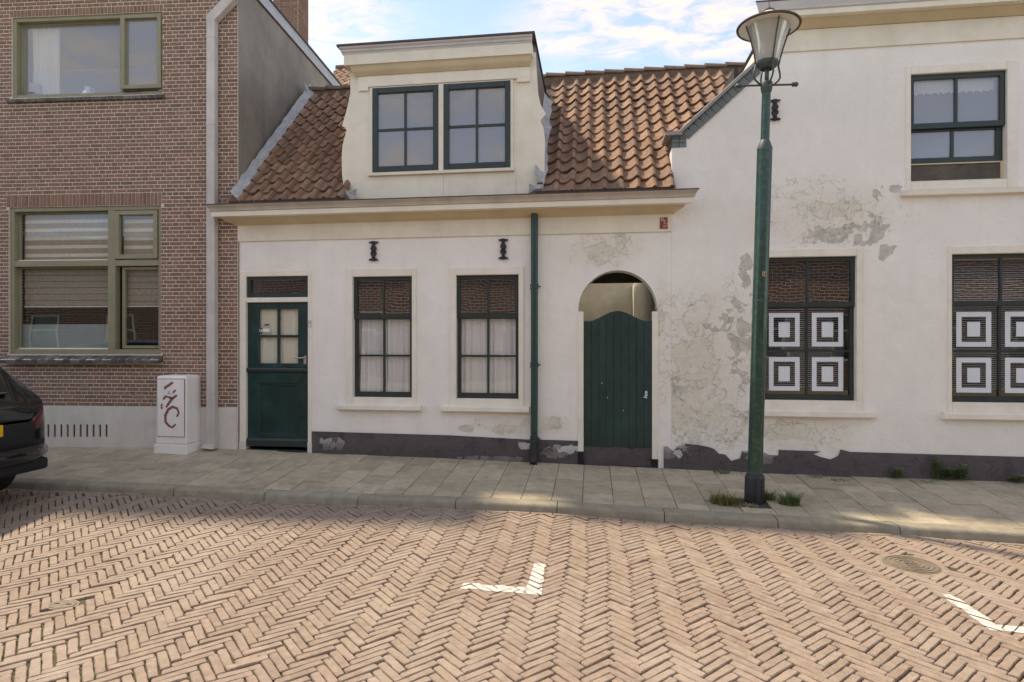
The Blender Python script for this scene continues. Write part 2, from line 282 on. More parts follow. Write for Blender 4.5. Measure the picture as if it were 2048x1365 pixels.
ma['tail_clear'] = mat('pale tail light lens', (.30, .16, .16), .12, .1, 20, 0, coat=.6)
ma['plate'] = mat('yellow number plate', (.72, .42, .015), .45, .03, 20, 0)
ma['leaf'] = mat('weed leaf', (.06, .09, .03), .7, .3, 40, 0, tints=[(.095, .15, .045), (.155, .205, .075), (.12, .175, .06)])
ma['leaf_yellow'] = mat('yellow green grass', (.13, .13, .04), .7, .3, 40, 0, tints=[(.17, .18, .05), (.24, .22, .08), (.12, .15, .045)])
ma['straw'] = mat('dry straw', (.32, .26, .15), .8, .2, 40, 0, tints=[(.30, .24, .14), (.40, .33, .2), (.22, .18, .11)])
ma['cover_iron'] = mat('worn iron cover', (.20, .16, .12), .7, .25, 30, .5, 90, grime=((.28, .23, .16), .6, 9))
ma['sand'] = mat('sandy rim', (.30, .24, .17), .95, .2, 30, .4, 120)
def far_brick(bw=.30, rh=.10):
    m = mat('far brick wall', (.3, .15, .1)); t = m.node_tree; b = t.nodes['Principled BSDF']
    g = t.nodes.new('ShaderNodeNewGeometry'); mpn = t.nodes.new('ShaderNodeMapping'); mpn.inputs['Rotation'].default_value = (R(90), 0, 0); t.links.new(g.outputs['Position'], mpn.inputs[0])
    br = t.nodes.new('ShaderNodeTexBrick'); br.inputs['Scale'].default_value = 1; br.inputs['Brick Width'].default_value = bw; br.inputs['Row Height'].default_value = rh; br.inputs['Mortar Size'].default_value = .010
    br.inputs['Color1'].default_value = (.13, .065, .045, 1); br.inputs['Color2'].default_value = (.18, .09, .06, 1); br.inputs['Mortar'].default_value = (.62, .54, .46, 1)
    t.links.new(mpn.outputs[0], br.inputs[0]); t.links.new(br.outputs[0], b.inputs['Base Color']); return m
ma['far_brick'] = far_brick(); ma['row_brick'] = far_brick(.17, .052)

# ------------------------------------------------------------------ mesh helpers
class MB:
    def __init__(s): s.v = []; s.f = []
    def add(s, vs, fs):
        k = len(s.v); s.v += [tuple(p) for p in vs]; s.f += [tuple(i + k for i in f) for f in fs]; return s
    def box(s, x0, x1, y0, y1, z0, z1):
        return s.add([(x0, y0, z0), (x1, y0, z0), (x1, y1, z0), (x0, y1, z0), (x0, y0, z1), (x1, y0, z1), (x1, y1, z1), (x0, y1, z1)],
                     [(0, 3, 2, 1), (4, 5, 6, 7), (0, 1, 5, 4), (1, 2, 6, 5), (2, 3, 7, 6), (3, 0, 4, 7)])
    def ring(s, x0, x1, z0, z1, wl, wr, wb, wt, y0, y1):        # butt-jointed frame
        s.box(x0, x0 + wl, y0, y1, z0, z1); s.box(x1 - wr, x1, y0, y1, z0, z1)
        if wb: s.box(x0 + wl, x1 - wr, y0 + .001, y1, z0, z0 + wb)
        if wt: s.box(x0 + wl, x1 - wr, y0 + .001, y1, z1 - wt, z1)
        return s
    def prism(s, pts, y0, y1):                                   # (x, z) outline, convex or nearly
        n = len(pts); return s.add([(x, y0, z) for x, z in pts] + [(x, y1, z) for x, z in pts], [tuple(range(n)), tuple(range(2 * n - 1, n - 1, -1))] + [(i, n + i, n + (i + 1) % n, (i + 1) % n) for i in range(n)])
    def tube(s, path, rad, seg=10, cap=True):
        rads = rad if isinstance(rad, (list, tuple)) else [rad] * len(path); P = [Vector(p) for p in path]; k = len(s.v); up = None
        for i, p in enumerate(P):
            d = (P[min(i + 1, len(P) - 1)] - P[max(i - 1, 0)]).normalized()
            if up is None: up = d.orthogonal().normalized()
            up = (up - d * up.dot(d)).normalized(); bi = d.cross(up)
            for j in range(seg):
                a = 2 * math.pi * j / seg; s.v.append(tuple(p + (up * math.cos(a) + bi * math.sin(a)) * rads[i]))
        for i in range(len(P) - 1):
            for j in range(seg):
                s.f.append((k + i * seg + j, k + i * seg + (j + 1) % seg, k + (i + 1) * seg + (j + 1) % seg, k + (i + 1) * seg + j))
        if cap: s.f.append(tuple(k + j for j in range(seg - 1, -1, -1))); s.f.append(tuple(k + (len(P) - 1) * seg + j for j in range(seg)))
        return s
    def lathe(s, prof, c=(0, 0, 0), seg=24, axis='z'):
        k = len(s.v)
        for r, z in prof:
            for j in range(seg):
                a = 2 * math.pi * j / seg
                if axis == 'z': s.v.append((c[0] + r * math.cos(a), c[1] + r * math.sin(a), c[2] + z))
                elif axis == 'y': s.v.append((c[0] + r * math.cos(a), c[1] + z, c[2] + r * math.sin(a)))
                else: s.v.append((c[0] + z, c[1] + r * math.cos(a), c[2] + r * math.sin(a)))
        for i in range(len(prof) - 1):
            for j in range(seg): s.f.append((k + i * seg + j, k + i * seg + (j + 1) % seg, k + (i + 1) * seg + (j + 1) % seg, k + (i + 1) * seg + j))
        return s
    def mesh(s, name):
        me = bpy.data.meshes.new(name); me.from_pydata(s.v, [], s.f); bm = bmesh.new(); bm.from_mesh(me); bmesh.ops.recalc_face_normals(bm, faces=bm.faces); bm.to_mesh(me); bm.free(); return me
def tag(o, label=None, cat=None, group=None, kind=None):
    for k, v in (('label', label), ('category', cat), ('group', group), ('kind', kind)):
        if v: o[k] = v
    return o
def obj(name, mb, m, parent=None, smooth=False, bev=0, seg=1):
    me = mb.mesh(name) if isinstance(mb, MB) else mb
    if m and not me.materials: me.materials.append(ma[m] if isinstance(m, str) else m)
    o = bpy.data.objects.new(name, me); col.objects.link(o)
    if parent is not None:
        o.parent = parent
        if parent.get('world_children'): o.matrix_parent_inverse = Matrix.Translation(-parent.location)
    if smooth:
        for p in me.polygons: p.use_smooth = True
        if smooth == 'auto':
            bm = bmesh.new(); bm.from_mesh(me)
            for e in bm.edges:
                if len(e.link_faces) == 2 and e.calc_face_angle(0) > R(38): e.smooth = False
            bm.to_mesh(me); bm.free()
    if bev:
        b = o.modifiers.new('bevel', 'BEVEL'); b.width = bev; b.segments = seg; b.limit_method = 'ANGLE'; b.angle_limit = R(40)
    return o
def thing(name, loc, label, cat, group=None, rot=0, local=False):
    o = bpy.data.objects.new(name, None); col.objects.link(o); o.location = loc; o.rotation_euler = (0, 0, rot); o.empty_display_size = .2
    if not local: o['world_children'] = True
    return tag(o, label, cat, group)
def sheet(outer, holes, y0, y1):
    """flat wall of outline (x, z) with openings, between depths y0 and y1"""
    c = bpy.data.curves.new('outline', 'CURVE'); c.dimensions = '2D'; c.fill_mode = 'BOTH'; c.extrude = abs(y1 - y0) / 2
    for lp in [outer] + holes:
        sp = c.splines.new('POLY'); sp.points.add(len(lp) - 1); sp.use_cyclic_u = True
        for i, (x, z) in enumerate(lp): sp.points[i].co = (x, z, 0, 1)
    o = bpy.data.objects.new('outline', c); me = bpy.data.meshes.new_from_object(o); bpy.data.objects.remove(o); bpy.data.curves.remove(c)
    ym = (y0 + y1) / 2
    co = np.empty(len(me.vertices) * 3, np.float32); me.vertices.foreach_get('co', co); co = co.reshape(-1, 3)
    co = np.stack([co[:, 0], ym - co[:, 2], co[:, 1]], 1); me.vertices.foreach_set('co', co.ravel())
    bm = bmesh.new(); bm.from_mesh(me); bmesh.ops.remove_doubles(bm, verts=bm.verts, dist=1e-5); bmesh.ops.recalc_face_normals(bm, faces=bm.faces)
    for f in bm.faces: f.smooth = False
    bm.to_mesh(me); bm.free(); return me
def rect(x0, x1, z0, z1): return [(x0, z0), (x1, z0), (x1, z1), (x0, z1)]
def lettering(text, size, m, name, parent, M4):
    c = bpy.data.curves.new(name, 'FONT'); c.body = text; c.size = size; c.extrude = .0008; c.resolution_u = 2
    o = bpy.data.objects.new(name, c); me = bpy.data.meshes.new_from_object(o); bpy.data.objects.remove(o); bpy.data.curves.remove(c)
    me.transform(M4); me.materials.clear(); return obj(name, me, m, parent)
UPRIGHT = Matrix.Rotation(R(90), 4, 'X')
def prof(pts, xl, xr, ml=0, mr=0):
    """moulding run along x: closed (y, z) profile; ends mitred outward by ml, mr per metre of projection"""
    n = len(pts); v = [(xl + y * ml, y, z) for y, z in pts] + [(xr - y * mr, y, z) for y, z in pts]
    return MB().add(v, [tuple(range(n)), tuple(range(2 * n - 1, n - 1, -1))] + [(i, (i + 1) % n, n + (i + 1) % n, n + i) for i in range(n)])

# ------------------------------------------------------------------ ground levels
def g0(X): return float(np.interp(X, [-9, -7.4, -5, -4.47, -3.55, -1.74, -.18, .86, 2.76, 4.7, 8], [.13, .12, .112, .098, .072, .05, .016, -.004, -.036, -.045, -.06]))
def kz(X): return float(np.interp(X, [-9, -6.6, -4.5, -2.9, -1.6, -.34, .7, 2.2, 3.6, 8], [.01, -.004, -.02, -.038, -.045, -.052, -.082, -.125, -.152, -.18]))
KF, KW = -1.58, .15                                # kerb front edge and width
def zp(X, Y): t = min(max(-Y / (-(KF + KW)), 0), 1.15); return g0(X) * (1 - t) + kz(X) * t
def zr(X, Y):
    g = kz(X) - .078; t = min(max((KF - Y) / 1.6, 0), 1); t = t * t * (3 - 2 * t)
    return g * (1 - t) + (-.16) * t + .008 * math.sin(1.7 * X + .6) * math.sin(1.3 * Y + .4) + .004 * math.sin(4.1 * X + 2 * Y)

# ------------------------------------------------------------------ road
def grid_sheet(x0, x1, y0, y1, nx, ny, fz):
    m = MB(); xs = np.linspace(x0, x1, nx + 1); ys = np.linspace(y0, y1, ny + 1)
    m.add([(x, y, fz(x, y)) for y in ys for x in xs], [(j * (nx + 1) + i, j * (nx + 1) + i + 1, (j + 1) * (nx + 1) + i + 1, (j + 1) * (nx + 1) + i) for j in range(ny) for i in range(nx)]); return m
tag(obj('ground', MB().add([(-400, -400, -.45), (400, -400, -.45), (400, 400, -.45), (-400, 400, -.45)], [(0, 1, 2, 3)]), 'soil'), kind='structure')
road = tag(obj('road', grid_sheet(-24, 20, -9.2, KF, 160, 40, lambda x, y: zr(x, y) - .017), 'joint', smooth=True), kind='structure')
PX0, PX1, PY0, PY1 = -7.6, 6.4, -6.0, KF - .075
MAN = (2.38, -2.40, .215); VAL = (-3.30, -3.90, .15)
PW, PL = .0532, .2128
def clip(poly, a, b, c):                           # keep a*x + b*y <= c
    out = []
    for i in range(len(poly)):
        p, q = poly[i], poly[(i + 1) % len(poly)]; dp = a * p[0] + b * p[1] - c; dq = a * q[0] + b * q[1] - c
        if dp <= 0: out.append(p)
        if dp * dq < 0: t = dp / (dp - dq); out.append((p[0] + (q[0] - p[0]) * t, p[1] + (q[1] - p[1]) * t))
    return out
pav = []                                            # centre x, y, length axis angle, half length, half width
c45 = math.sqrt(.5)
def to_world(u, v): return ((u - v) * c45 * PW - .02, (u + v) * c45 * PW - 1.62)
nR = 260
for j in range(-nR, nR):
    for k in range(-nR // 8 - 2, nR // 8 + 2):
        for typ in (0, 1):
            if typ == 0: u0, u1, v0, v1 = j + 8 * k, j + 8 * k + 4, j, j + 1
            else: u0, u1, v0, v1 = j, j + 1, j - 7 + 8 * k, j - 3 + 8 * k
            x, y = to_world((u0 + u1) / 2, (v0 + v1) / 2)
            if not (PX0 < x < PX1 and PY0 < y < PY1 + .1): continue
            if (x - MAN[0]) ** 2 + (y - MAN[1]) ** 2 < (MAN[2] + .01) ** 2 or ((x - VAL[0]) / 1.25) ** 2 + (y - VAL[1]) ** 2 < .095 ** 2: continue
            pav.append((x, y, R(45) if typ == 0 else R(135)))
x = PX0
while x < PX1:                                      # one row of stretchers laid along the kerb
    pav.append((x + PL / 2, KF - .04, 0.0)); x += PL
def warp(x, y):                                     # the courses wander a little, as laid by hand
    return (x + .012 * math.sin(1.9 * y + .7 * x) + .006 * math.sin(4.3 * y + 1), y + .014 * math.sin(1.3 * x + .5 * y) + .006 * math.sin(3.7 * x))
def paver_mesh(seed):
    r = random.Random(seed); hl, hw = PL / 2 - .0040, PW / 2 - .0030
    wob = [(r.uniform(-.003, .002), (1 if k < 5 else -1) * r.uniform(-.0012, .0030)) for k in range(14)]
    def loop(il, iw, z):
        q = [(-hl + il + .008, -hw + iw), (-hl * .45, -hw + iw), (hl * .1, -hw + iw), (hl * .55, -hw + iw), (hl - il - .008, -hw + iw), (hl - il, -hw + iw + .007), (hl - il, hw - iw - .007), (hl - il - .008, hw - iw), (hl * .4, hw - iw), (-hl * .1, hw - iw), (-hl * .6, hw - iw), (-hl + il + .008, hw - iw), (-hl + il, hw - iw - .007), (-hl + il, -hw + iw + .007)]
        return [(a + ja, b + jb, z + r.uniform(-.0008, .0008)) for (a, b), (ja, jb) in zip(q, wob)]
    m = MB(); n = 14; V = loop(0, 0, -.03) + loop(-.0004, -.0004, -.005) + loop(.0032, .0032, .0)
    return m.add(V, [tuple(range(28, 42))] + [(k * n + i, k * n + (i + 1) % n, (k + 1) * n + (i + 1) % n, (k + 1) * n + i) for k in range(2) for i in range(n)])
pv_src = [paver_mesh(i) for i in range(24)]; pv_mesh = []
for i, s in enumerate(pv_src):
    me = s.mesh('paver'); me.materials.append(ma['paver']); pv_mesh.append(me)
items = []
for (x, y, a) in pav:
    x, y = warp(x, y) if y < KF - .1 else (x, y)
    z = zr(x, y) + random.gauss(0, .0022); sxx = (zr(x + .1, y) - zr(x - .1, y)) / .2; syy = (zr(x, y + .1) - zr(x, y - .1)) / .2
    n = Vector((-sxx + random.gauss(0, .016), -syy + random.gauss(0, .016), 1)).normalized()
    q = Vector((0, 0, 1)).rotation_difference(n) @ Quaternion((0, 0, 1), a + random.gauss(0, .018))
    M4 = Matrix.Translation((x + random.gauss(0, .0012), y + random.gauss(0, .0012), z)) @ q.to_matrix().to_4x4()
    px_, py_, dep = pix((x, y, z)); inside = -20 < px_ < 2068 and py_ < 1375
    items.append(((1 / dep ** 3) if inside else 0, M4, random.randrange(24), x, y, z, n, a))
items.sort(key=lambda t: -t[0])
for it in items[:300]:
    o = bpy.data.objects.new('paver', pv_mesh[it[2]]); col.objects.link(o); o.parent = road; o.matrix_basis = it[1]
big = MB()
for it in items[300:]:
    s = pv_src[it[2]]
    if it[4] > KF - .19 and it[7] != 0:             # cut the herringbone square where it meets the row along the kerb
        hl, hw = PL / 2 - .004, PW / 2 - .0035
        poly = [(it[1] @ Vector((a, b, 0))) for a, b in ((-hl, -hw), (hl, -hw), (hl, hw), (-hl, hw))]
        pl = clip([(p.x, p.y) for p in poly], 0, 1, KF - .072)
        if len(pl) >= 3:
            k = len(pl); big.add([(p[0], p[1], it[5] - .03) for p in pl] + [(p[0], p[1], it[5] - .001) for p in pl], [tuple(range(k, 2 * k))] + [(i, (i + 1) % k, k + (i + 1) % k, k + i) for i in range(k)])
        continue
    big.add([it[1] @ Vector(p) for p in s.v], s.f)
tag(obj('pavers', big, 'paver', road), kind='stuff')
# painted parking marks: paint only on the tops of the pavers it covers
def marking(name, polys, label):
    m = MB()
    for poly in polys:
        P = [onZ(x, y, -.16) for x, y in poly]
        if sum(P[i][0] * P[(i + 1) % len(P)][1] - P[(i + 1) % len(P)][0] * P[i][1] for i in range(len(P))) < 0: P.reverse()
        for it in items:
            if abs(it[3] - P[0][0]) > 1.6 or abs(it[4] - P[0][1]) > 1.6: continue
            hl, hw = PL / 2 - .004, PW / 2 - .0032
            q = [(it[1] @ Vector((a, b, 0))) for a, b in ((-hl, -hw), (hl, -hw), (hl, hw), (-hl, hw))]; q = [(p.x, p.y) for p in q]
            for i in range(len(P)):
                a, b = P[i], P[(i + 1) % len(P)]; nx, ny = b[1] - a[1], a[0] - b[0]
                j = random.gauss(0, .004) * math.hypot(nx, ny); q = clip(q, nx, ny, nx * a[0] + ny * a[1] + j)
                if len(q) < 3: break
            if len(q) < 3: continue
            n = it[6]; o = it[1].translation
            m.add([(x, y, o.z + .0026 - (n.x * (x - o.x) + n.y * (y - o.y)) / n.z) for x, y in q], [tuple(range(len(q)))])
    return tag(obj(name, m, 'paint'), label, 'road marking', kind='thing')
marking('parking_mark', [[(928, 1166), (1056, 1175), (1050, 1188), (921, 1177)], [(1070, 1127), (1092, 1129), (1082, 1191), (1046, 1188)]], 'L-shaped white paint mark on the brick road before the cottage windows')
marking('parking_mark', [[(1875, 1187), (1901, 1188), (1969, 1231), (2012, 1262), (1980, 1261), (1946, 1236)], [(1990, 1247), (2150, 1262), (2160, 1279), (2008, 1262)]], 'angled white paint mark on the brick road below the manhole cover')
# iron covers in the road
mc = thing('manhole_cover', (MAN[0], MAN[1], zr(*MAN[:2])), 'round worn iron manhole cover set in the brick road', 'manhole cover'); zc_ = zr(*MAN[:2])
obj('lid', MB().lathe([(0, .006), (.185, .006), (.19, .003), (.19, -.03)], (MAN[0], MAN[1], zc_), 40), 'cover_iron', mc)
rr = MB()
for r_ in (.05, .08, .11, .14, .17): rr.lathe([(r_ - .006, .0055), (r_ - .005, .0105), (r_ + .005, .0105), (r_ + .006, .0055)], (MAN[0], MAN[1], zc_), 40)
obj('raised_rings', rr, 'cover_iron', mc)
for a in (0, 1, 2):
    q = MB().box(-.045, .045, -.006, .006, .0055, .013); me = q.mesh('bar'); me.transform(Matrix.Translation((MAN[0], MAN[1], zc_)) @ Matrix.Rotation(a * math.pi / 3, 4, 'Z')); obj('bar', me, 'cover_iron', mc)
obj('sandy_rim', MB().lathe([(.19, .001), (.215, .002), (.245, -.006)], (MAN[0], MAN[1], zc_), 40), 'sand', mc)
vc = thing('valve_cover', (VAL[0], VAL[1], zr(*VAL[:2])), 'small oval iron valve cover sunk among the road bricks', 'valve cover'); zv = zr(*VAL[:2])
def oval(rx, ry, z0, z1, n=20): return MB().add([(VAL[0] + rx * math.cos(2 * math.pi * i / n), VAL[1] + ry * math.sin(2 * math.pi * i / n), zv + z) for z in (z0, z1) for i in range(n)], [tuple(range(n, 2 * n))] + [(i, (i + 1) % n, n + (i + 1) % n, n + i) for i in range(n)])
obj('rim', oval(.100, .070, -.03, -.003), 'sand', vc); obj('lid', oval(.085, .058, -.03, .001), 'cover_iron', vc)
for s_ in (-1, 1): obj('lifting_slot', MB().box(VAL[0] + s_ * .04 - .016, VAL[0] + s_ * .04 + .016, VAL[1] - .006, VAL[1] + .006, zv - .002, zv + .0025), 'black', vc)

# ------------------------------------------------------------------ pavement and kerb
pave = tag(obj('pavement', grid_sheet(-9, 8, KF + KW, .35, 60, 6, lambda x, y: zp(x, y) - .012), 'soil', smooth=True), kind='structure')
def slab_mesh(w, d, seed):
    r = random.Random(seed); hw, hd = w / 2 - .0024, d / 2 - .0024; m = MB(); n = 4
    def lp(i, z): return [(a * (hw - i) + r.uniform(-.001, .001), b * (hd - i) + r.uniform(-.001, .001), z) for a, b in ((-1, -1), (1, -1), (1, 1), (-1, 1))]
    m.add(lp(0, -.04) + lp(0, -.004) + lp(.004, 0), [(8, 9, 10, 11)] + [(k * n + i, k * n + (i + 1) % n, (k + 1) * n + (i + 1) % n, (k + 1) * n + i) for k in range(2) for i in range(n)])
    me = m.mesh('paving_tile'); me.materials.append(ma['slab']); return me
slab_full = [slab_mesh(.3, .3, i) for i in range(4)]; slab_cache = {}
for i in range(-27, 24):
    x = i * .3 + .06; y = KF + KW; first = True
    while y < -.02:
        d = .15 if (first and i % 2) else .3; first = False
        d = min(d, -.012 - y)
        if d < .05: break
        if abs(d - .3) < 1e-6: me = random.choice(slab_full)
        else:
            kk = round(d, 3); me = slab_cache.setdefault(kk, slab_mesh(.3, d, 9))
        cy = y + d / 2
        if not (5 < (x - 1.596) ** 2 / .0001 and (abs(x - 1.596) < .12 and abs(cy + 1.05) < .12)):
            o = bpy.data.objects.new('paving_tile', me); col.objects.link(o); o.parent = pave
            o.location = (x, cy, zp(x, cy) + random.gauss(0, .0022))
            o.rotation_euler = (math.atan((zp(x, cy + .05) - zp(x, cy - .05)) / .1) + random.gauss(0, .006), -math.atan((zp(x + .1, cy) - zp(x - .1, cy)) / .2) + random.gauss(0, .006), random.gauss(0, .004))
        y += d
kerb = tag(obj('kerb', grid_sheet(-9, 8, KF + .03, KF + KW - .01, 40, 1, lambda x, y: kz(x) - .03), 'soil'), kind='structure')
joints = [onZ(px_, 1000, kz(0))[0] for px_ in ()]
kx = [-8.6, -7.6, -6.55]
for px_, py_ in ((174, 967), (348, 976), (529, 984), (716, 995), (911, 1003), (1114, 1010), (1329, 1024), (1556, 1040), (1800, 1054)):
    d = ray(px_, py_); t = (KF - CAM.y) / d.y; kx.append(d.x * t)
kx += [kx[-1] + 1.0, kx[-1] + 2.0, kx[-1] + 3.0, kx[-1] + 4]
kx = sorted(kx); kx = [k for i, k in enumerate(kx) if i == 0 or k - kx[i - 1] > .4]
for a, b in zip(kx[:-1], kx[1:]):
    m = MB(); x0, x1 = a + .004, b - .004; za, zb = kz(a), kz(b); jz = random.gauss(0, .003)
    pr = [(KF - .012, -.13), (KF - .006, -.03), (KF + .004, -.010), (KF + .018, -.001), (KF + KW - .006, 0), (KF + KW - .002, -.006), (KF + KW - .002, -.13)]
    n = len(pr); xs = np.linspace(x0, x1, 5); V = []
    for xx in xs:
        e = .004 if xx in (x0, x1) else 0
        for y, z in pr: V.append((xx, y + random.gauss(0, .0012), za + (zb - za) * (xx - a) / (b - a) + z - (e if z > -.1 else 0) + jz))
    fs = [(i * n + j, (i + 1) * n + j, (i + 1) * n + j + 1, i * n + j + 1) for i in range(4) for j in range(n - 1)] + [tuple(range(n)), tuple(range(5 * n - 1, 4 * n - 1, -1))]
    obj('kerb_stone', m.add(V, fs), 'kerb', kerb, smooth='auto')

# ------------------------------------------------------------------ windows
def panes_grid(x0, x1, z0, z1, nx, nz, bar, y, m, parent, gm='glass', depth=.026):
    """glazing bars and panes filling a sash opening; each pane a sub-part"""
    b = MB(); w_ = (x1 - x0 - (nx - 1) * bar) / nx; h_ = (z1 - z0 - (nz - 1) * bar) / nz
    for i in range(1, nx): xx = x0 + i * w_ + (i - 1) * bar; b.box(xx, xx + bar, y, y + depth, z0, z1)
    for j in range(1, nz):
        zz = z0 + j * h_ + (j - 1) * bar
        for i in range(nx): xx = x0 + i * (w_ + bar); b.box(xx, xx + w_, y + .0015, y + depth, zz, zz + bar)
    if b.v: obj('glazing_bars', b, m, parent)
    out = []
    for j in range(nz):
        for i in range(nx):
            xx = x0 + i * (w_ + bar); zz = z0 + j * (h_ + bar); out.append((xx, xx + w_, zz, zz + h_))
            pn = MB().add([(xx, y + .016, zz), (xx + w_, y + .016 + random.uniform(-.002, .002), zz), (xx + w_, y + .016 + random.uniform(-.002, .002), zz + h_), (xx, y + .016, zz + h_)], [(0, 1, 2, 3)])
            obj('pane', pn, gm, parent)
    return out
def dutch_window(house, ox0, ox1, oz0, oz1, sx0, sx1, sz0, sz1, mid0, mid1, sill, gm='glass'):
    """white outer frame, fixed upper light of two panes, lower sash of four panes set back, white sill"""
    wn = obj('window', MB().ring(ox0, ox1, oz0, oz1, sx0 - ox0, ox1 - sx1, sz0 - oz0, oz1 - sz1, -.022, .10), 'frame_white', house, bev=.006)
    s = MB().ring(sx0, sx1, mid0, sz1, .045, .045, mid1 - mid0, .042, .030, .075)
    obj('upper_sash', s, 'sash', wn); panes_grid(sx0 + .045, sx1 - .045, mid1, sz1 - .042, 2, 1, .026, .040, 'sash', wn, gm)
    s = MB().ring(sx0 + .006, sx1 - .006, sz0, mid0, .040, .040, .065, .008, .055, .098)
    obj('lower_sash', s, 'sash', wn); pl = panes_grid(sx0 + .046, sx1 - .046, sz0 + .065, mid0 - .008, 2, 2, .026, .062, 'sash', wn, 'glass_clear')
    if sill: obj('sill', prof([(.02, sill[2]), (-.075, sill[2] + .004), (-.08, sill[2] + .012), (-.078, sill[3] - .012), (-.068, sill[3] - .002), (.02, sill[3] + .012)], sill[0], sill[1]), 'frame_white', wn)
    return wn, pl
def curtain(name, x0, x1, z0, z1, y, label, m='curtain', folds=9, amp=.014, flare=0, group=None, mtx=None):
    mb = MB(); nx, nz = folds * 8, 10; ph = random.uniform(0, 6)
    for j in range(nz + 1):
        t = j / nz
        for i in range(nx + 1):
            s = i / nx; a = amp * (.6 + .6 * t) * (math.sin(s * folds * 2 * math.pi + ph + .6 * math.sin(3 * s + t)) + .5 * math.sin(s * folds * 4.3 + 2 * ph + t))
            mb.v.append((x0 + (x1 - x0) * s + flare * t * (s - .5) + .006 * math.sin(s * 23 + 2 * t), y + a, z1 + (z0 - z1) * t))
    for j in range(nz):
        for i in range(nx): mb.f.append((j * (nx + 1) + i, j * (nx + 1) + i + 1, (j + 1) * (nx + 1) + i + 1, (j + 1) * (nx + 1) + i))
    o = tag(obj(name, mb, m, smooth=True), label, 'curtain', group)
    if mtx is not None: o.matrix_basis = mtx
    return o

# ------------------------------------------------------------------ white cottage
XL, XR = -4.55, .935
ct = thing('white_cottage', (-1.8, 0, 0), 'low white plastered cottage with green door, pantiled roof and cream dormer', 'house')
arch_c, arch_r, arch_s = .305, .468, 1.865
AX0, AX1 = arch_c - arch_r, arch_c + arch_r
archlp = [(AX0, -.3), (AX1, -.3)] + [(arch_c + arch_r * math.cos(R(a)), arch_s + .48 * math.sin(R(a))) for a in range(0, 181, 9)]
D0, D1, DZ0, DZ1 = -4.535, -3.545, -.3, 2.405
W1 = (-3.085, -2.17, .70, 2.409); W2 = (-1.742, -.819, .70, 2.405)
# the arch and the door go down to the pavement, so the wall outline runs round them
outer = [(XL, -.25), (XL, 2.80 + .25), (XR, 2.80 + .25), (XR, -.25), (AX1, -.25)] + archlp[2:] + [(AX0, -.25), (D1, -.25), (D1, DZ1), (D0, DZ1), (D0, -.25)]
obj('wall', sheet(outer, [rect(*W1), rect(*W2)], 0, .24), 'plaster_cottage', ct)
def band(pts): return MB().prism(pts, -.014, .05)
pl_l = [(-3.545, -.1), (-2.6, -.1), (-1.7, -.1), (-.7, -.1), (AX0 + .0, -.1), (AX0, .297), (-.45, .302), (-.74, .300), (-1.74, .332), (-3.545, .346)]
obj('plinth', band(pl_l), 'plinth_dark', ct)
obj('fascia', MB().box(-4.562, XR - .001, -.022, .02, 2.79, 3.06), 'cream', ct, bev=.004)
cor = obj('cornice', prof([(.0, 2.992), (-.03, 2.995), (-.045, 3.010), (-.085, 3.022), (-.135, 3.040), (-.16, 3.056), (-.17, 3.068), (.0, 3.068)], -4.56, XR, .75, .78), 'ochre', ct, smooth='auto')
obj('gutter_board', prof([(.0, 3.0685), (-.27, 3.0685), (-.27, 3.128), (.0, 3.128)], -4.56, XR, .75, .78), 'cream', cor)
obj('gutter_moulding', prof([(.0, 3.1285), (-.272, 3.1285), (-.285, 3.135), (-.288, 3.155), (-.305, 3.180), (-.322, 3.192), (-.325, 3.204), (.0, 3.204)], -4.56, XR, .75, .78), 'cornice_grey', cor, smooth='auto')
obj('gutter_edge', prof([(.0, 3.2045), (-.335, 3.2045), (-.335, 3.214), (.0, 3.214)], -4.56, XR, .75, .78), 'roofedge', cor)
# interior boxes
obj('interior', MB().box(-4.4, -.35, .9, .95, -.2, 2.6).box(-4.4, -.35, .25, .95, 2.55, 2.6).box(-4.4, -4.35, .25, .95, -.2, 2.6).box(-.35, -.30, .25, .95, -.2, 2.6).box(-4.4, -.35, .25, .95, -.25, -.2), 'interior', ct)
for W, S, name, gp in ((W1, (-2.999, -2.225, .79, 2.312), 'next to the green door', None), (W2, (-1.662, -.884, .79, 2.312), 'beside the green downpipe', None)):
    dutch_window(ct, *W, *S, 1.782, 1.846, (W[0] - .11, W[1] + .07, .632, .70))
    ow, a0, a1 = S[1] - S[0], S[0], S[1]
    curtain('net_curtain', a0 + .03, a0 + ow * .52, .83, 1.80, .118, 'white net curtain, door-side half, in the cottage window ' + name, folds=5, flare=.02, amp=.011)
    curtain('net_curtain', a0 + ow * .50, a1 - .02, .83, 1.80, .12, 'white net curtain, gate-side half, in the cottage window ' + name, folds=6, flare=.0, amp=.011)
# green stable door
dr = obj('door', MB().ring(D0, D1, .1, DZ1, .085, .055, 0, .07, -.012, .09).box(D0 + .085, D1 - .055, -.010, .09, 2.0, 2.062), 'frame_white', ct, bev=.005)
for (a, b) in ((D0 - .005, D0 + .088), (D1 - .058, D1 + .004)): obj('foot_block', MB().box(a, b, -.016, .09, -.05, .10 + .1), 'plinth_pale', dr)
dx0, dx1 = D0 + .085, D1 - .055
s = MB().ring(dx0, dx1, 2.062, DZ1 - .07, .05, .05, .06, .04, .02, .06); obj('transom_sash', s, 'sash', dr); panes_grid(dx0 + .05, dx1 - .05, 2.122, DZ1 - .11, 1, 1, .02, .035, 'sash', dr)
LZ0, LZ1 = 1.098, 1.155
up = MB().ring(dx0 + .004, dx1 - .004, LZ1, 1.998, .150, .150, .055, .085, .03, .075); obj('upper_leaf', up, 'door_green', dr, bev=.004)
panes_grid(dx0 + .154, dx1 - .154, LZ1 + .055, 1.998 - .085, 2, 2, .032, .036, 'door_green', dr, 'glass_clear')
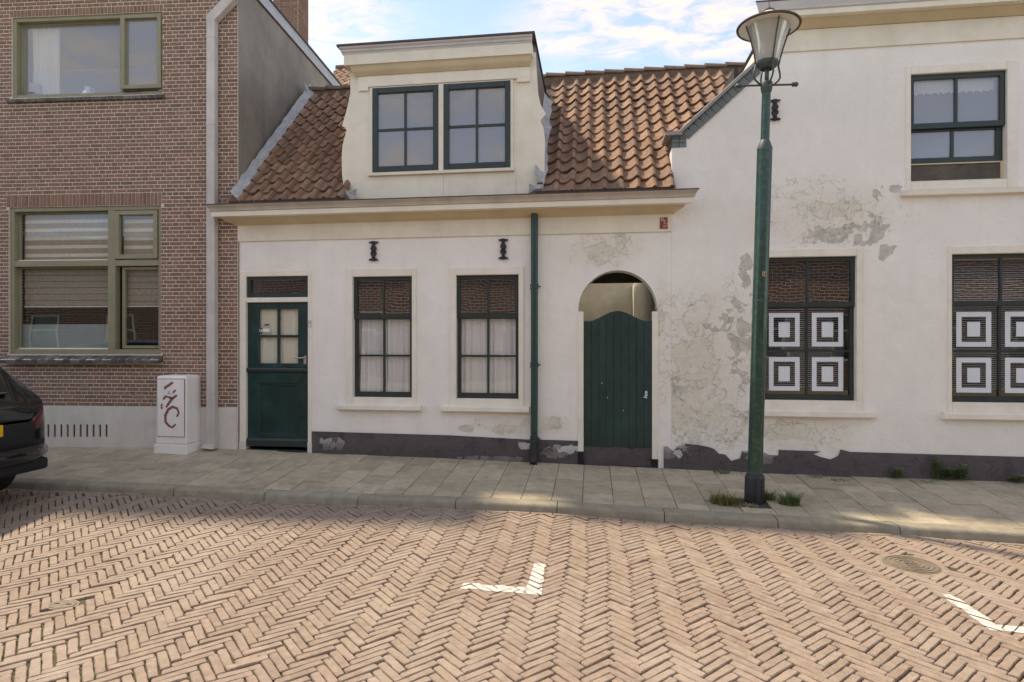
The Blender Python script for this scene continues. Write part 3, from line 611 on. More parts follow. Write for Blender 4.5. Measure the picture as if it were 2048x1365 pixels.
obj('weather_bar', prof([(.045, LZ0), (.0, LZ0 + .004), (-.004, LZ0 + .035), (.014, LZ1), (.045, LZ1)], dx0 + .004, dx1 - .004), 'sash', dr)
lo = MB().ring(dx0 + .004, dx1 - .004, .165, LZ0, .150, .150, .115, .145, .03, .075); obj('lower_leaf', lo, 'door_green', dr, bev=.004)
obj('door_panel', MB().box(dx0 + .154, dx1 - .154, .048, .07, .28, LZ0 - .145), 'door_green', dr)
obj('panel_moulding', MB().ring(dx0 + .154, dx1 - .154, .28, LZ0 - .145, .022, .022, .022, .022, .034, .048), 'sash', dr, bev=.006)
obj('kick_board', prof([(.03, .135), (-.004, .14), (-.006, .215), (.02, .24), (.03, .24)], dx0 + .004, dx1 - .004), 'sash', dr)
obj('threshold', MB().box(dx0, dx1, -.02, .08, .03, .098), 'sash', dr)
hx = dx1 - .055
h = obj('door_handle', MB().box(hx - .016, hx + .022, .016, .03, 1.20, 1.31), 'steel', dr, bev=.004)
obj('lever', MB().tube([(hx, .016, 1.285), (hx, -.02, 1.285), (hx - .02, -.03, 1.285), (hx - .11, -.03, 1.28)], .009, 8), 'steel', dr, smooth=True)
obj('lock_cylinder', MB().lathe([(0, 0), (.015, 0), (.015, .02)], (hx + .004, .005, 1.225), 12, 'y'), 'steel', dr)
curtain('door_curtain', dx0 + .14, dx1 - .14, 1.2, 1.93, .085, 'cream net curtain behind the glazed upper half of the green door', 'curtain_door', 4, .006)
nz = (dx0 + .19, 1.62)
nt_ = tag(obj('paper_notice', MB().box(dx0 + .157, dx0 + .30, .046, .0475, 1.615, 1.66), 'paper'), 'small white paper notice stuck inside the green door glass', 'notice')
obj('printed_bar', MB().box(dx0 + .215, dx0 + .295, .0452, .046, 1.628, 1.645), 'white', nt_); obj('printed_icon', MB().ring(dx0 + .165, dx0 + .198, 1.600, 1.668, .008, .008, .01, .016, .0452, .046), 'black', nt_)
obj('printed_line', MB().box(dx0 + .21, dx0 + .30, .0452, .046, 1.700, 1.707).box(dx0 + .225, dx0 + .305, .0452, .046, 1.716, 1.722).box(dx0 + .24, dx0 + .28, .0452, .046, 1.708, 1.716), 'black', nt_)
bx_, bz_ = onY(621, 648); bell = obj('doorbell', MB().box(bx_ - .02, bx_ + .02, -.022, 0, bz_ - .045, bz_ + .045), 'pipe_grey', ct, bev=.004); obj('bell_button', MB().box(bx_ - .009, bx_ + .009, -.027, -.0225, bz_ - .03, bz_ - .008), 'white', bell)
# wrought wall anchors
def anchor(parent, px_, y0, y1, Y=0.0):
    x, z0 = onY(px_, y1, Y); _, z1 = onY(px_, y0, Y); zc2 = (z0 + z1) / 2; hh = (z1 - z0) / 2; m = MB()
    half = [(.0, -1.0), (.016, -.97), (.034, -.90), (.046, -.93), (.05, -.86), (.036, -.78), (.016, -.72), (.014, -.55), (.026, -.38), (.032, -.2), (.021, -.05), (.021, .05), (.032, .2), (.026, .38), (.014, .55), (.016, .72), (.036, .78), (.05, .86), (.046, .93), (.034, .90), (.016, .97), (0, 1.0)]
    for i in range(len(half) - 1):
        (a, b), (c, d) = half[i], half[i + 1]; a *= 1.25; c *= 1.25
        if d <= b: continue
        m.prism([(x - a, zc2 + b * hh), (x + a + 1e-4, zc2 + b * hh), (x + c + 1e-4, zc2 + d * hh), (x - c, zc2 + d * hh)], Y - .028, Y - .006)
    an = obj('wall_anchor', m, 'iron', parent); obj('boss', MB().lathe([(0, -.022), (.012, -.018), (.018, 0), (.018, .012)], (x, Y - .026, zc2), 12, 'y'), 'iron', an, smooth=True)
    obj('bolt', MB().lathe([(0, -.012), (.008, -.008), (.01, .012)], (x, Y - .026, zc2 + hh * .62), 10, 'y').lathe([(0, -.012), (.008, -.008), (.01, .012)], (x, Y - .026, zc2 - hh * .62), 10, 'y'), 'iron', an)
anchor(ct, 748, 483, 523); anchor(ct, 1007, 478, 520)
# green downpipe
pxm = -.685; dp = obj('downpipe', MB().tube([(pxm, -.075, 3.07), (pxm, -.075, .9), (pxm - .004, -.075, .35)], .043, 16), 'pipe_green', ct, smooth='auto')
obj('lower_pipe', MB().tube([(pxm - .006, -.075, .345), (pxm - .006, -.075, .12), (pxm - .006, -.10, .05), (pxm - .006, -.125, .028)], [.047, .047, .046, .044], 16), 'iron', dp, smooth='auto')
for pz in ((575, 2), (730, 2), (876, 2)):
    zz = onY(1070, pz[0])[1]; k = obj('pipe_bracket', MB().lathe([(.043, -.03), (.052, -.03), (.052, -.012), (.047, -.008), (.047, .008), (.052, .012), (.052, .03), (.043, .03)], (pxm - .002, -.075, zz), 16), 'pipe_green', dp)
    obj('bracket_bolt', MB().box(pxm + .045, pxm + .075, -.085, -.065, zz - .008, zz + .008), 'pipe_green', dp)
# red hydrant sign
hx0, hz1 = onY(1319.5, 435, -.03); hx1, hz0 = onY(1335.5, 458, -.03)
hs = tag(obj('hydrant_sign', MB().box(hx0, hx1, -.030, -.0225, hz0, hz1), 'red_sign', bev=.003), 'small red hydrant sign with white marks on the cream fascia', 'sign')
for tx, ox, oz, sz in (('BK', .008, .108, .036), ('16', .062, .052, .036), ('27', .038, .014, .040)): lettering(tx, sz, 'sign_white', 'lettering', hs, Matrix.Translation((hx0 + ox, -.0308, hz0 + oz)) @ UPRIGHT)
obj('tee_mark', MB().box(hx0 + .012, hx1 - .018, -.0312, -.030, hz0 + .095, hz0 + .102).box(hx0 + .048, hx0 + .055, -.0312, -.030, hz0 + .055, hz0 + .095), 'sign_white', hs)
# arched gate
gt = obj('gate_frame', MB().box(AX0 - .004, AX0 + .064, -.012, .06, .17, 1.855).box(AX1 - .064, AX1 + .004, -.012, .06, .10, 1.85), 'frame_white', ct, bev=.004)
for sx_ in (AX0 - .006, AX1 - .066): obj('foot_block', MB().box(sx_, sx_ + .07, -.014, .06, -.05, .168 if sx_ < 0 else .098), 'black', gt)
gx0, gx1 = AX0 + .068, AX1 - .068; npl = 9; pw = (gx1 - gx0) / npl
def gtop(x):
    t = (x - (gx0 + gx1) / 2) / ((gx1 - gx0) / 2); a = abs(t); return 1.735 + .125 * (math.cos(min(a / .92, 1) * math.pi) * .5 + .5) + (.006 if a > .92 else 0)
for i in range(npl):
    a, b = gx0 + i * pw + .001, gx0 + (i + 1) * pw - .001; dy_ = random.uniform(-.0015, .0015)
    top = [(xx, gtop(xx)) for xx in np.linspace(b, a, 4)]
    obj('plank', MB().prism([(a, .235), (b, .235)] + top, .018 + dy_, .045), 'gate_green', gt, bev=.002)
obj('gate_lining', MB().prism([(gx0, .236), (gx1, .236)] + [(xx, gtop(xx) - .012) for xx in np.linspace(gx1, gx0, 24)], .0455, .0595), 'gate_green', gt)
for zz in (.4, 1.4): obj('rail', MB().box(gx0, gx1, .060, .09, zz, zz + .1), 'gate_green', gt)
obj('kick_board', MB().box(gx0, gx1, .03, .055, .0, .228), 'plinth_dark', gt)
lx, lz = onY(1292.5, 788); obj('lock_plate', MB().box(lx - .013, lx + .013, .010, .0175, lz - .03, lz + .03), 'white', gt); obj('keyhole', MB().box(lx - .004, lx + .004, .0085, .0098, lz - .014, lz + .012), 'black', gt)
obj('scratched_paint', MB().prism([(lx - .03, lz - .045), (lx + .012, lz - .055), (lx + .01, lz - .04), (lx - .03, lz - .034)], .0150, .0175), 'white', gt)
for px_, py_ in ((1204, 767), (1247, 822), (1215, 796)): x, z = onY(px_, py_); obj('paint_speck', MB().lathe([(0, -.002), (.006, -.001), (.006, .004)], (x, .015, z), 8, 'y'), 'white', gt)
ps = obj('passage', MB().box(AX0 - .15, AX0 - .1, .241, 2.4, -.2, 2.7).box(AX1 + .1, AX1 + .15, .241, 6.19, -.2, 2.7).box(AX0 - .1, AX1 + .1, .241, 2.4, -.2, -.03), 'passage', ct)
obj('passage_ceiling', MB().box(AX0 - .1, AX1 + .1, .241, 2.4, 2.52, 2.6), 'wood_dark', ps)
obj('beam', MB().box(AX0 - .1, AX1 + .1, .62, .74, 2.26, 2.40), 'wood_dark', ps)
for yy in (.5, 1.2): obj('beam', MB().box(AX0 - .1, AX1 + .1, yy, yy + .08, 2.42, 2.519), 'wood_dark', ps)
obj('lamp_bracket', MB().box(arch_c + .06, arch_c + .10, .3, .36, 2.28, 2.5), 'iron', ps)
obj('unseen_shade_block', MB().box(-2.6, AX0 - .1, 2.76, 6.19, -.2, 4.7), 'passage', ct)  # unseen block added to keep the sun off the passage's right wall
yw = thing('yard_wall', (.3, 6.2, 0), 'cream yard wall seen over the arched green gate', 'wall')
obj('wall', MB().box(-2.4, 2.0, 6.2, 6.4, -.2, 3.6), 'passage', yw); obj('wall_cap', MB().box(-2.42, 2.02, 6.16, 6.44, 3.601, 3.65), 'coping_cap', yw)
# roof
PITCH = R(46.5); EY, EZ = -.20, 3.225; RY = 1.98
def roofz(Y): return EZ + (Y - EY) * math.tan(PITCH)
ra, rb_ = -3.06, -.66                              # the dormer stands between these, so the boarding is cut back there
def RS(x, Y): return (x, Y, roofz(Y) - .028)
e0 = EY - .03
rf = obj('roof', MB().add([RS(XL + .02, e0), RS(ra, e0), RS(ra, .07), RS(rb_, .07), RS(rb_, e0), RS(XR - .002, e0), RS(XR - .002, .29), RS(2.6, .29), RS(2.6, RY), RS(XR - .002, RY), RS(rb_, RY), RS(ra, RY), RS(XL + .02, RY), (2.6, RY + .75, roofz(RY) - .85), (XL + .02, RY + .75, roofz(RY) - .85)],
    [(0, 1, 2, 11, 12), (2, 3, 10, 11), (4, 5, 6, 9, 10, 3), (6, 7, 8, 9), (12, 11, 10, 9, 8, 13, 14)]), 'wood_dark', ct)
for xa_, xb_ in ((XL + .02, ra), (rb_, XR - .004)): obj('eave_board', MB().box(xa_, xb_, EY - .05, EY - .03, 3.2142, 3.262), 'wood_dark', rf)
obj('ridge_bed', MB().box(XL + .02, 2.55, RY - .09, RY + .09, roofz(RY) - .12, roofz(RY) + .03), 'ridge', rf)
TW, TE, TL_ = .190, .236, .30
def tile_mesh(seed):
    r = random.Random(seed); nseg = 9; V = []
    def wave(u):
        if u < .62: return -.027 * math.sin(math.pi * u / .62)
        return .040 * math.sin(math.pi * (u - .62) / .38)
    for (yy, zz) in ((-.03, .036), (TL_ - .03, .0)):
        for th in (0, -.020):
            for i in range(nseg + 1):
                u = i / nseg; V.append(((u - .5) * (TW + .028) + r.uniform(-.001, .001), yy + (.008 * math.sin(math.pi * u) if yy < 0 else 0), wave(u) + zz + th + r.uniform(-.0015, .0015)))
    n = nseg + 1; fs = []
    for i in range(nseg):
        fs += [(i, i + 1, 2 * n + i + 1, 2 * n + i), (n + i + 1, n + i, i, i + 1)[::-1]]
    fs += [(0, 2 * n, 3 * n, n), (nseg, n + nseg, 3 * n + nseg, 2 * n + nseg)]
    me = MB().add(V, fs).mesh('roof_tile'); me.materials.append(ma['tile'])
    for p in me.polygons: p.use_smooth = True
    bm = bmesh.new(); bm.from_mesh(me)
    for e in bm.edges:
        if len(e.link_faces) == 2 and e.calc_face_angle(0) > R(40): e.smooth = False
    bm.to_mesh(me); bm.free(); return me
tiles = [tile_mesh(i) for i in range(5)]
DL, DRt = -3.03, -.70                              # dormer cheeks
nrow = int((RY - EY) / math.cos(PITCH) / TE) + 1
ridge_s = (RY - EY) / math.cos(PITCH)
for r_ in range(nrow):
    s_ = r_ * TE; Y = EY + s_ * math.cos(PITCH); Z = EZ + s_ * math.sin(PITCH)
    for c_ in range(40):
        x = XL + .07 + c_ * TW
        if x > 2.5 or (DL - .06 < x < DRt + .05) or s_ > ridge_s - .1: continue
        if x > .9 and Y < .29: continue
        o = bpy.data.objects.new('roof_tile', random.choice(tiles)); col.objects.link(o); o.parent = rf
        o.matrix_parent_inverse = Matrix.Identity(4)
        o.location = (x + random.gauss(0, .003), Y, Z + .012 + .012 * math.sin(x * 1.4 + r_ * .5) + random.gauss(0, .002)); o.rotation_euler = (PITCH + random.gauss(0, .008), random.gauss(0, .012), random.gauss(0, .012))
for i in range(24):                                # ridge tiles
    x0 = XL + .02 + i * .295
    if x0 > 2.5: break
    m = MB(); k = 8
    for xx, rr_ in ((x0, .105), (x0 + .31, .088)):
        for a in range(k + 1): t = math.pi * a / k; m.v.append((xx, RY - math.cos(t) * rr_ * 1.2, roofz(RY) + .005 + math.sin(t) * rr_ * .9 + (.012 if xx == x0 else 0)))
    m.f = [(a, a + 1, k + 2 + a, k + 1 + a) for a in range(k)] + [tuple(range(k, -1, -1))]
    obj('ridge_tile', m, 'ridge', rf, smooth='auto')
# lead along the neighbour's gable, and cement fillet
m = MB(); n = 26
for i in range(n + 1):
    s_ = i / n * ridge_s; Y = EY - .02 + s_ * math.cos(PITCH); Z = EZ + s_ * math.sin(PITCH); wob = .012 * math.sin(i * 2.4) + random.uniform(-.012, .012)
    m.v += [(XL + .012, Y, Z + .16 + wob), (XL + .055, Y, Z + .115 + wob * .6), (XL + .095 + wob, Y, Z + .080), (XL + .125 + wob, Y, Z + .055 + (.02 if i % 3 == 0 else 0))]
m.f = [(i * 4 + j, i * 4 + j + 1, i * 4 + 5 + j, i * 4 + 4 + j) for i in range(n) for j in range(3)]
obj('lead_flashing', m, 'lead', rf, smooth='auto')
xx, yy = XL + .02, 1.78; obj('lead_flap', MB().add([(xx, 1.75, 5.62), (xx + .02, 1.85, 5.56), (xx + .06, 2.15, 5.36), (xx + .10, 2.02, 5.30), (xx + .03, 1.80, 5.44)], [(0, 1, 2, 3, 4)]), 'lead', rf)
# dormer
dm = obj('dormer', MB(), None, ct)
def P0(x, y, Y=0.0): return onY(x, y, Y)
outl = [P0(*q, .02) for q in ((702, 120), (702, 139), (700.6, 186), (697, 206), (690.7, 229), (684, 252), (691, 256), (693, 261), (689, 276), (685, 292), (683.5, 312), (684, 349), (686, 365), (685, 379), (688, 399))]
outr = [P0(*q, .02) for q in ((1088, 389), (1089, 345), (1089, 315), (1090, 282), (1087, 256), (1081, 243), (1083, 238), (1092, 229), (1081, 209), (1076, 186), (1072.5, 133), (1071, 105))]
wx0, wx1, wz0, wz1 = -2.775, -.955, 3.60, 4.70
dface = sheet(outl + outr, [rect(wx0, wx1, wz0, wz1)], .02, .06); obj('dormer_front', dface, 'cream', dm)
obj('apron_board', MB().box(wx0 - .03, -1.83, .010, .0195, 3.28, 3.575).box(-1.826, wx1 + .03, .0105, .0195, 3.28, 3.575), 'cream', dm)
obj('window_sill', prof([(.06, 3.575), (-.035, 3.578), (-.038, 3.612), (.06, 3.624)], wx0 - .02, wx1 + .02), 'cream', dm)
obj('window_frame', MB().ring(wx0, wx1, 3.62, wz1, .03, .03, 0, .012, .0, .08).box(-1.888, -1.826, .0, .08, 3.62, wz1 - .012), 'cream', dm)
for a, b in ((-2.744, -1.890), (-1.824, -.986)):
    obj('sash', MB().ring(a, b, 3.622, 4.687, .068, .068, .075, .07, -.008, .05), 'sash', dm, bev=.004); panes_grid(a + .068, b - .068, 3.697, 4.617, 2, 2, .028, .008, 'sash', dm, 'glass_up')
fx0, fx1 = -2.985, -.745
obj('frieze', MB().box(fx0 + .06, fx1, -.012, .02, 4.705, 4.84).box(fx0 + .06, wx0 - .02, -.011, .02, 4.66, 4.7045).box(wx1 + .05, fx1, -.011, .02, 4.66, 4.7045), 'cream', dm)
obj('dormer_cove', prof([(.02, 4.841), (-.03, 4.841), (-.038, 4.855), (-.055, 4.865), (-.08, 4.90), (-.085, 4.925), (-.10, 4.945), (.02, 4.945)], fx0 + .04, fx1, .6, .3), 'ochre', dm, smooth='auto')
obj('dormer_board', MB().box(fx0 - .085, fx1 + .035, -.115, .05, 4.9455, 5.075), 'cream', dm)
obj('dormer_moulding', prof([(.05, 5.0755), (-.12, 5.0755), (-.125, 5.09), (-.145, 5.10), (-.15, 5.118), (-.175, 5.132), (-.18, 5.148), (.05, 5.148)], fx0 - .07, fx1 + .02, .3, .15), 'dormer_grey', dm, smooth='auto')
ry = RY + .0
obj('dormer_roof', MB().add([(fx0 - .15, -.195, 5.149), (fx1 + .075, -.195, 5.149), (fx1 + .075, 1.95, 5.20), (fx0 - .15, 1.95, 5.20), (fx0 - .15, -.195, 5.172), (fx1 + .075, -.195, 5.172), (fx1 + .075, 1.95, 5.235), (fx0 - .15, 1.95, 5.235)], [(0, 3, 2, 1), (4, 5, 6, 7), (0, 1, 5, 4), (1, 2, 6, 5), (2, 3, 7, 6), (3, 0, 4, 7)]), 'roofedge', dm)
for xa, xb in ((DL, DL + .04), (DRt - .04, DRt)):
    obj('dormer_cheek', MB().add([(xx, y, z) for xx in (xa, xb) for y, z in ((.06, 3.2), (.06, 5.149), (1.93, 5.19), (1.93, 5.0))], [(0, 1, 2, 3), (7, 6, 5, 4), (0, 4, 5, 1), (1, 5, 6, 2), (2, 6, 7, 3), (3, 7, 4, 0)]), 'cheek', dm)
for i in range(9):                                 # upright boards of the cheek
    yy = .1 + i * .2; obj('cheek_board', MB().box(DRt, DRt + .012, yy, yy + .185, max(roofz(yy) - .2, 3.3), 5.15 + .02 * yy), 'cheek', dm)
m = MB(); n = 14                                   # lead soaker beside the cheek
for i in range(n + 1):
    Y = -.12 + i / n * 1.5; Z = roofz(Y); wb = random.uniform(-.012, .012)
    m.v += [(DRt + .02, Y, Z + .20 + wb), (DRt + .07 + wb, Y, Z + .13), (DRt + .145 + wb * 2, Y, Z + .065 + .01 * math.sin(i * 1.7))]
m.f = [(i * 3 + j, i * 3 + j + 1, i * 3 + 4 + j, i * 3 + 3 + j) for i in range(n) for j in range(2)]; obj('lead_soaker', m, 'lead', dm, smooth='auto')
def crumple(pts, Y, name):
    c = [sum(p[0] for p in pts) / len(pts), sum(p[1] for p in pts) / len(pts)]; q = [P0(*p, Y) for p in pts]; cc = P0(*c, Y)
    V = [(x, Y + random.uniform(-.03, .03), z) for x, z in q] + [(cc[0], Y - .04, cc[1])]; k = len(q); obj(name, MB().add(V, [(i, (i + 1) % k, k) for i in range(k)]), 'lead', dm)
crumple([(676, 399), (684, 387), (690, 380), (700, 383), (712, 377), (711, 390), (704, 402), (690, 403)], -.10, 'lead_apron'); crumple([(1057, 387), (1058, 368), (1068, 372), (1088, 366), (1086, 380), (1083, 389), (1068, 389)], -.10, 'lead_apron')
obj('dormer_interior', MB().box(DL + .1, DRt - .1, 1.2, 1.25, 3.4, 5.0).box(DL + .1, DL + .15, .07, 1.2, 3.4, 5.0).box(DRt - .15, DRt - .1, .07, 1.2, 3.4, 5.0), 'interior', dm)

# ------------------------------------------------------------------ white house with flaking plaster
rh = thing('flaking_white_house', (3.2, 0, 0), 'taller white plastered house with flaking walls and sloping coping', 'house')
RX1 = 7.2
shl = 3.78
RW1 = (1.875, 3.054, .71, 2.553); RW2 = (3.931, 5.11, .71, 2.553); RU = (3.491, 4.64, 3.19, 4.585)
wall_out = [(XR + .001, -.3), (RX1, -.3), (RX1, 4.86), (2.06, 4.86), (1.10, 3.95), (1.10, shl), (XR + .001, shl)]
obj('wall', sheet(wall_out, [rect(*RW1), rect(*RW2), rect(*RU)], -.004, .26), 'plaster_right', rh)
obj('side_wall', MB().box(2.061, 2.2, .261, 5.0, 3.0, 5.2).box(RX1 - .2, RX1, .261, 5.0, -.3, 5.2).box(2.2, RX1 - .2, 4.8, 5.0, -.3, 5.2), 'plaster_cottage', rh)
obj('roof', MB().add([(2.06, -.2, 5.289), (RX1, -.2, 5.289), (RX1, 5, 5.25), (2.06, 5, 5.25)], [(0, 1, 2, 3)]), 'roofedge', rh)
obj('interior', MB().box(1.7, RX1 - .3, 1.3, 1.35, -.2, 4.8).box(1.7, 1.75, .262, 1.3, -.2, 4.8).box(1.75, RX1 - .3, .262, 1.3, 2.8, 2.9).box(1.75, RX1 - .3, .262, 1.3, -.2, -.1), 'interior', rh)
obj('fascia', MB().box(2.05, RX1, -.026, .02, 4.822, 5.06), 'cream', rh)
rc = obj('cornice', prof([(.0, 5.061), (-.05, 5.063), (-.07, 5.08), (-.13, 5.11), (-.15, 5.13), (.0, 5.13)], 2.04, RX1, .8, 0), 'ochre', rh, smooth='auto')
obj('gutter_board', prof([(.0, 5.1305), (-.22, 5.1305), (-.22, 5.19), (.0, 5.19)], 2.04, RX1, .8, 0), 'cream', rc)
obj('gutter_moulding', prof([(.0, 5.1905), (-.225, 5.1905), (-.24, 5.20), (-.245, 5.225), (-.275, 5.255), (-.28, 5.275), (.0, 5.275)], 2.04, RX1, .8, 0), 'dormer_grey', rc, smooth='auto')
obj('gutter_edge', prof([(.0, 5.2755), (-.29, 5.2755), (-.29, 5.288), (.0, 5.288)], 2.04, RX1, .8, 0), 'roofedge', rc)
# sloping coping with its brick edge
sl = [onY(1366, 268, -.02), onY(1512, 134, -.02)]; ang = math.atan2(sl[1][1] - sl[0][1], sl[1][0] - sl[0][0]); ln = math.hypot(sl[1][0] - sl[0][0], sl[1][1] - sl[0][1]) + .42
ca, sa = math.cos(ang), math.sin(ang)
def SL(s, t): return (sl[0][0] + s * ca - t * sa, sl[0][1] + s * sa + t * ca)
cp = obj('coping', MB().prism([SL(-.03, .015), SL(ln, .015), SL(ln, .055), SL(-.03, .055)], -.06, .31), 'coping_cap', rh, bev=.006)
shx0, shx1 = onY(1329, 270)[0], SL(-.03, .015)[0]; zt = SL(-.03, .04)[1]
obj('shoulder_cap', MB().prism([(shx0, zt - .03), (shx1 + .03, zt - .028), (shx1 + .0, zt + .012), (shx0, zt + .01)], -.058, .31), 'coping_cap', cp)
nb = 18
for i in range(nb):
    a, b = ln * i / nb + .006, ln * (i + 1) / nb - .006; obj('coping_brick', MB().prism([SL(a, -.088), SL(b, -.088), SL(b, .012), SL(a, .012)], -.022 + random.uniform(-.003, .003), .25), 'coping', cp)
for j in range(3):
    for i in range(2):
        wj = (1.10 - XR) / 2; off = 0 if j % 2 else 0; a = XR + .003 + i * wj; z_ = shl + .002 + j * .052
        obj('shoulder_brick', MB().box(a + .003, a + wj - .003, -.014 + random.uniform(-.003, .002), .25, z_, z_ + .046), 'coping', cp)
# plinth with a ragged top where the paint has come away
topR = [onY(*q) for q in ((2048, 914), (1700, 904), (1681, 899), (1676, 912), (1660, 919), (1640, 914), (1625, 908), (1640, 903), (1620, 902), (1557, 900), (1557, 911), (1538, 910), (1528, 905), (1500, 903), (1484, 903), (1480, 917), (1462, 922), (1450, 909), (1438, 908), (1428, 898), (1412, 893), (1395, 890), (1370, 888), (1354, 893), (1345, 902), (1334, 893), (1320, 893))]
topR = [(x, z) for x, z in topR]; topR[-1] = (AX1 + .07, topR[-1][1])
obj('plinth', sheet([(AX1 + .07, -.25), (RX1, -.25), (RX1, .21)] + topR, [], -.018, .0), 'plinth_dark', rh)
def film(win, pl):
    for (a, b, c, d) in pl[:4]:
        w_, h_ = b - a, d - c; x0, x1, z0, z1 = a + w_ * .10, b - w_ * .14, c + h_ * .08, d - h_ * .12; t = w_ * .115; y = .062 + .0165 - .0035
        obj('film_square', MB().ring(x0, x1, z0, z1, t, t, t, t, y - .002, y + .001).box(x0 + 2.1 * t, x1 - 2.1 * t, y - .001, y + .001, z0 + 2.1 * t, z1 - 2.1 * t), 'film', win)
def venetian(x0, x1, z0, z1, y, label, down=True):
    m = MB(); z = z1; v = thing('venetian_blind', ((x0 + x1) / 2, y, z0), label, 'blind')
    obj('head_rail', MB().box(x0, x1, y - .015, y + .015, z1, z1 + .03), 'slat', v)
    while z > z0: m.add([(x0, y - .011, z - .007), (x1, y - .011, z - .007), (x1, y + .011, z + .004), (x0, y + .011, z + .004)], [(0, 1, 2, 3)]); z -= .024
    tag(obj('slats', m, 'slat', v), kind='stuff')
for W, S, nm in ((RW1, (1.96, 2.975, .818, 2.465), 'behind the lamp post'), (RW2, (3.968, 5.03, .818, 2.465), 'next to the wall weeds')):
    wn, pl = dutch_window(rh, *W, *S, 1.893, 1.945, (W[0] - .07, W[1] + .115, .632, .708)); film(wn, pl)
    venetian(S[0] + .05, S[1] - .05, .95, 1.90 if W is RW1 else 2.42, .20, 'white venetian blind inside the ground-floor window ' + nm)
# upper window: sash raised, bare board below
wn = obj('window', MB().ring(*RU, .057, .11, .095, .095, -.016, .10), 'frame_white', rh, bev=.006)
u0, u1 = RU[0] + .057, RU[1] - .11
obj('sill', prof([(.02, 3.118), (-.075, 3.122), (-.08, 3.175), (.02, 3.19)], RU[0] - .06, RX1 - 2.2), 'frame_white', wn)
obj('upper_sash', MB().ring(u0, u1, 3.885, 4.488, .045, .05, .06, .05, .02, .06), 'sash', wn); panes_grid(u0 + .045, u1 - .05, 3.945, 4.438, 2, 1, .03, .03, 'sash', wn, 'glass_up')
obj('lower_sash', MB().ring(u0 + .004, u1 - .004, 3.50, 3.884, .02, .06, .065, .02, .062, .098), 'sash', wn); panes_grid(u0 + .024, u1 - .064, 3.565, 3.864, 2, 1, .03, .07, 'sash', wn, 'glass_up')
obj('board', MB().box(u0, u1, .06, .08, 3.286, 3.499), 'wood', wn); obj('bead', MB().ring(u0, u1, 3.2855, 3.4995, .0, .03, .02, .012, .045, .0595), 'ochre', wn)
m = MB(); n = 60; vx0, vx1 = u0 + .05, u1 - .05
for i in range(n + 1):
    x = vx0 + (vx1 - vx0) * i / n; m.v += [(x, .12 + .006 * math.sin(i * 1.9), 4.44), (x, .125 + .01 * math.sin(i * 1.9), 4.30 + .022 * abs(math.sin(i * .62)) + .006 * math.sin(i * 2.3))]
m.f = [(2 * i, 2 * i + 1, 2 * i + 3, 2 * i + 2) for i in range(n)]
tag(obj('lace_valance', m, 'curtain', smooth=True), 'short white lace valance with scalloped edge in the raised sash window', 'valance')
anchor(rh, 1549, 200, 243, -.006)

# ------------------------------------------------------------------ brick house (built in its own turned frame)
bh = thing('brick_house', BH_O, 'brown brick house with olive window frames and pale mortar', 'house', rot=BH_ANG, local=True)
BM = Matrix.Translation(BH_O) @ Matrix.Rotation(BH_ANG, 4, 'Z')
UL = -4.6; BT = 6.2
w0 = onB(18, 415); w1 = onB(322, 710); LWIN = (w0[0], w1[0], onB(170, 709)[1], onB(170, 413)[1])
u0_ = onB(24, 34); u1_ = onB(325, 190); UWIN = (u0_[0], u1_[0], onB(170, 193)[1], onB(170, 30)[1])
PLZ = onB(280, 814)[1]
hol = [rect(*LWIN), rect(*UWIN)]
obj('wall', sheet([(UL, -.2), (-.001, -.2), (-.001, BT), (UL, BT)], hol, .0, .14), 'mortar', bh)
CH, BLn, HDn, BJ = .0502, .1685, .0843, .0125
SOLD = []                                           # soldier courses
for W, hh in ((LWIN, .165), (UWIN, .09)): SOLD.append((W[0] - .03, W[1] + .01, W[3], PLZ + .004 + CH * round((W[3] + hh - PLZ - .004) / CH)))
solid_holes = [LWIN, UWIN] + SOLD + [(LWIN[0] - .02, LWIN[1] + .02, LWIN[2] - .115, LWIN[2]), (UWIN[0] - .02, UWIN[1] + .01, UWIN[2] - .06, UWIN[2])]
def brick_src(ln, ht, seed):
    r = random.Random(seed); hl, hh = ln / 2 - BJ / 2, ht / 2 - BJ / 2; j = lambda: r.uniform(-.0022, .0022); m = MB()
    b = [(-hl, -hh), (hl, -hh), (hl, hh), (-hl, hh)]
    m.add([(x + j(), .012, z + j()) for x, z in b] + [(x + j() * .6, -.003, z + j() * .6) for x, z in b] + [(x * .975, -.0065, z * .90) for x, z in b], [(8, 9, 10, 11)] + [(k * 4 + i, k * 4 + (i + 1) % 4, k * 4 + 4 + (i + 1) % 4, k * 4 + 4 + i) for k in range(2) for i in range(4)])
    return m
st_src = [brick_src(BLn, CH, i) for i in range(4)]; hd_src = [brick_src(HDn, CH, 20 + i) for i in range(4)]
def bm_(s): me = s.mesh('brick'); me.materials.append(ma['brick']); return me
st_me = [bm_(s) for s in st_src]; hd_me = [bm_(s) for s in hd_src]
cand, rest = [], MB()
row = 0; z = PLZ + .004
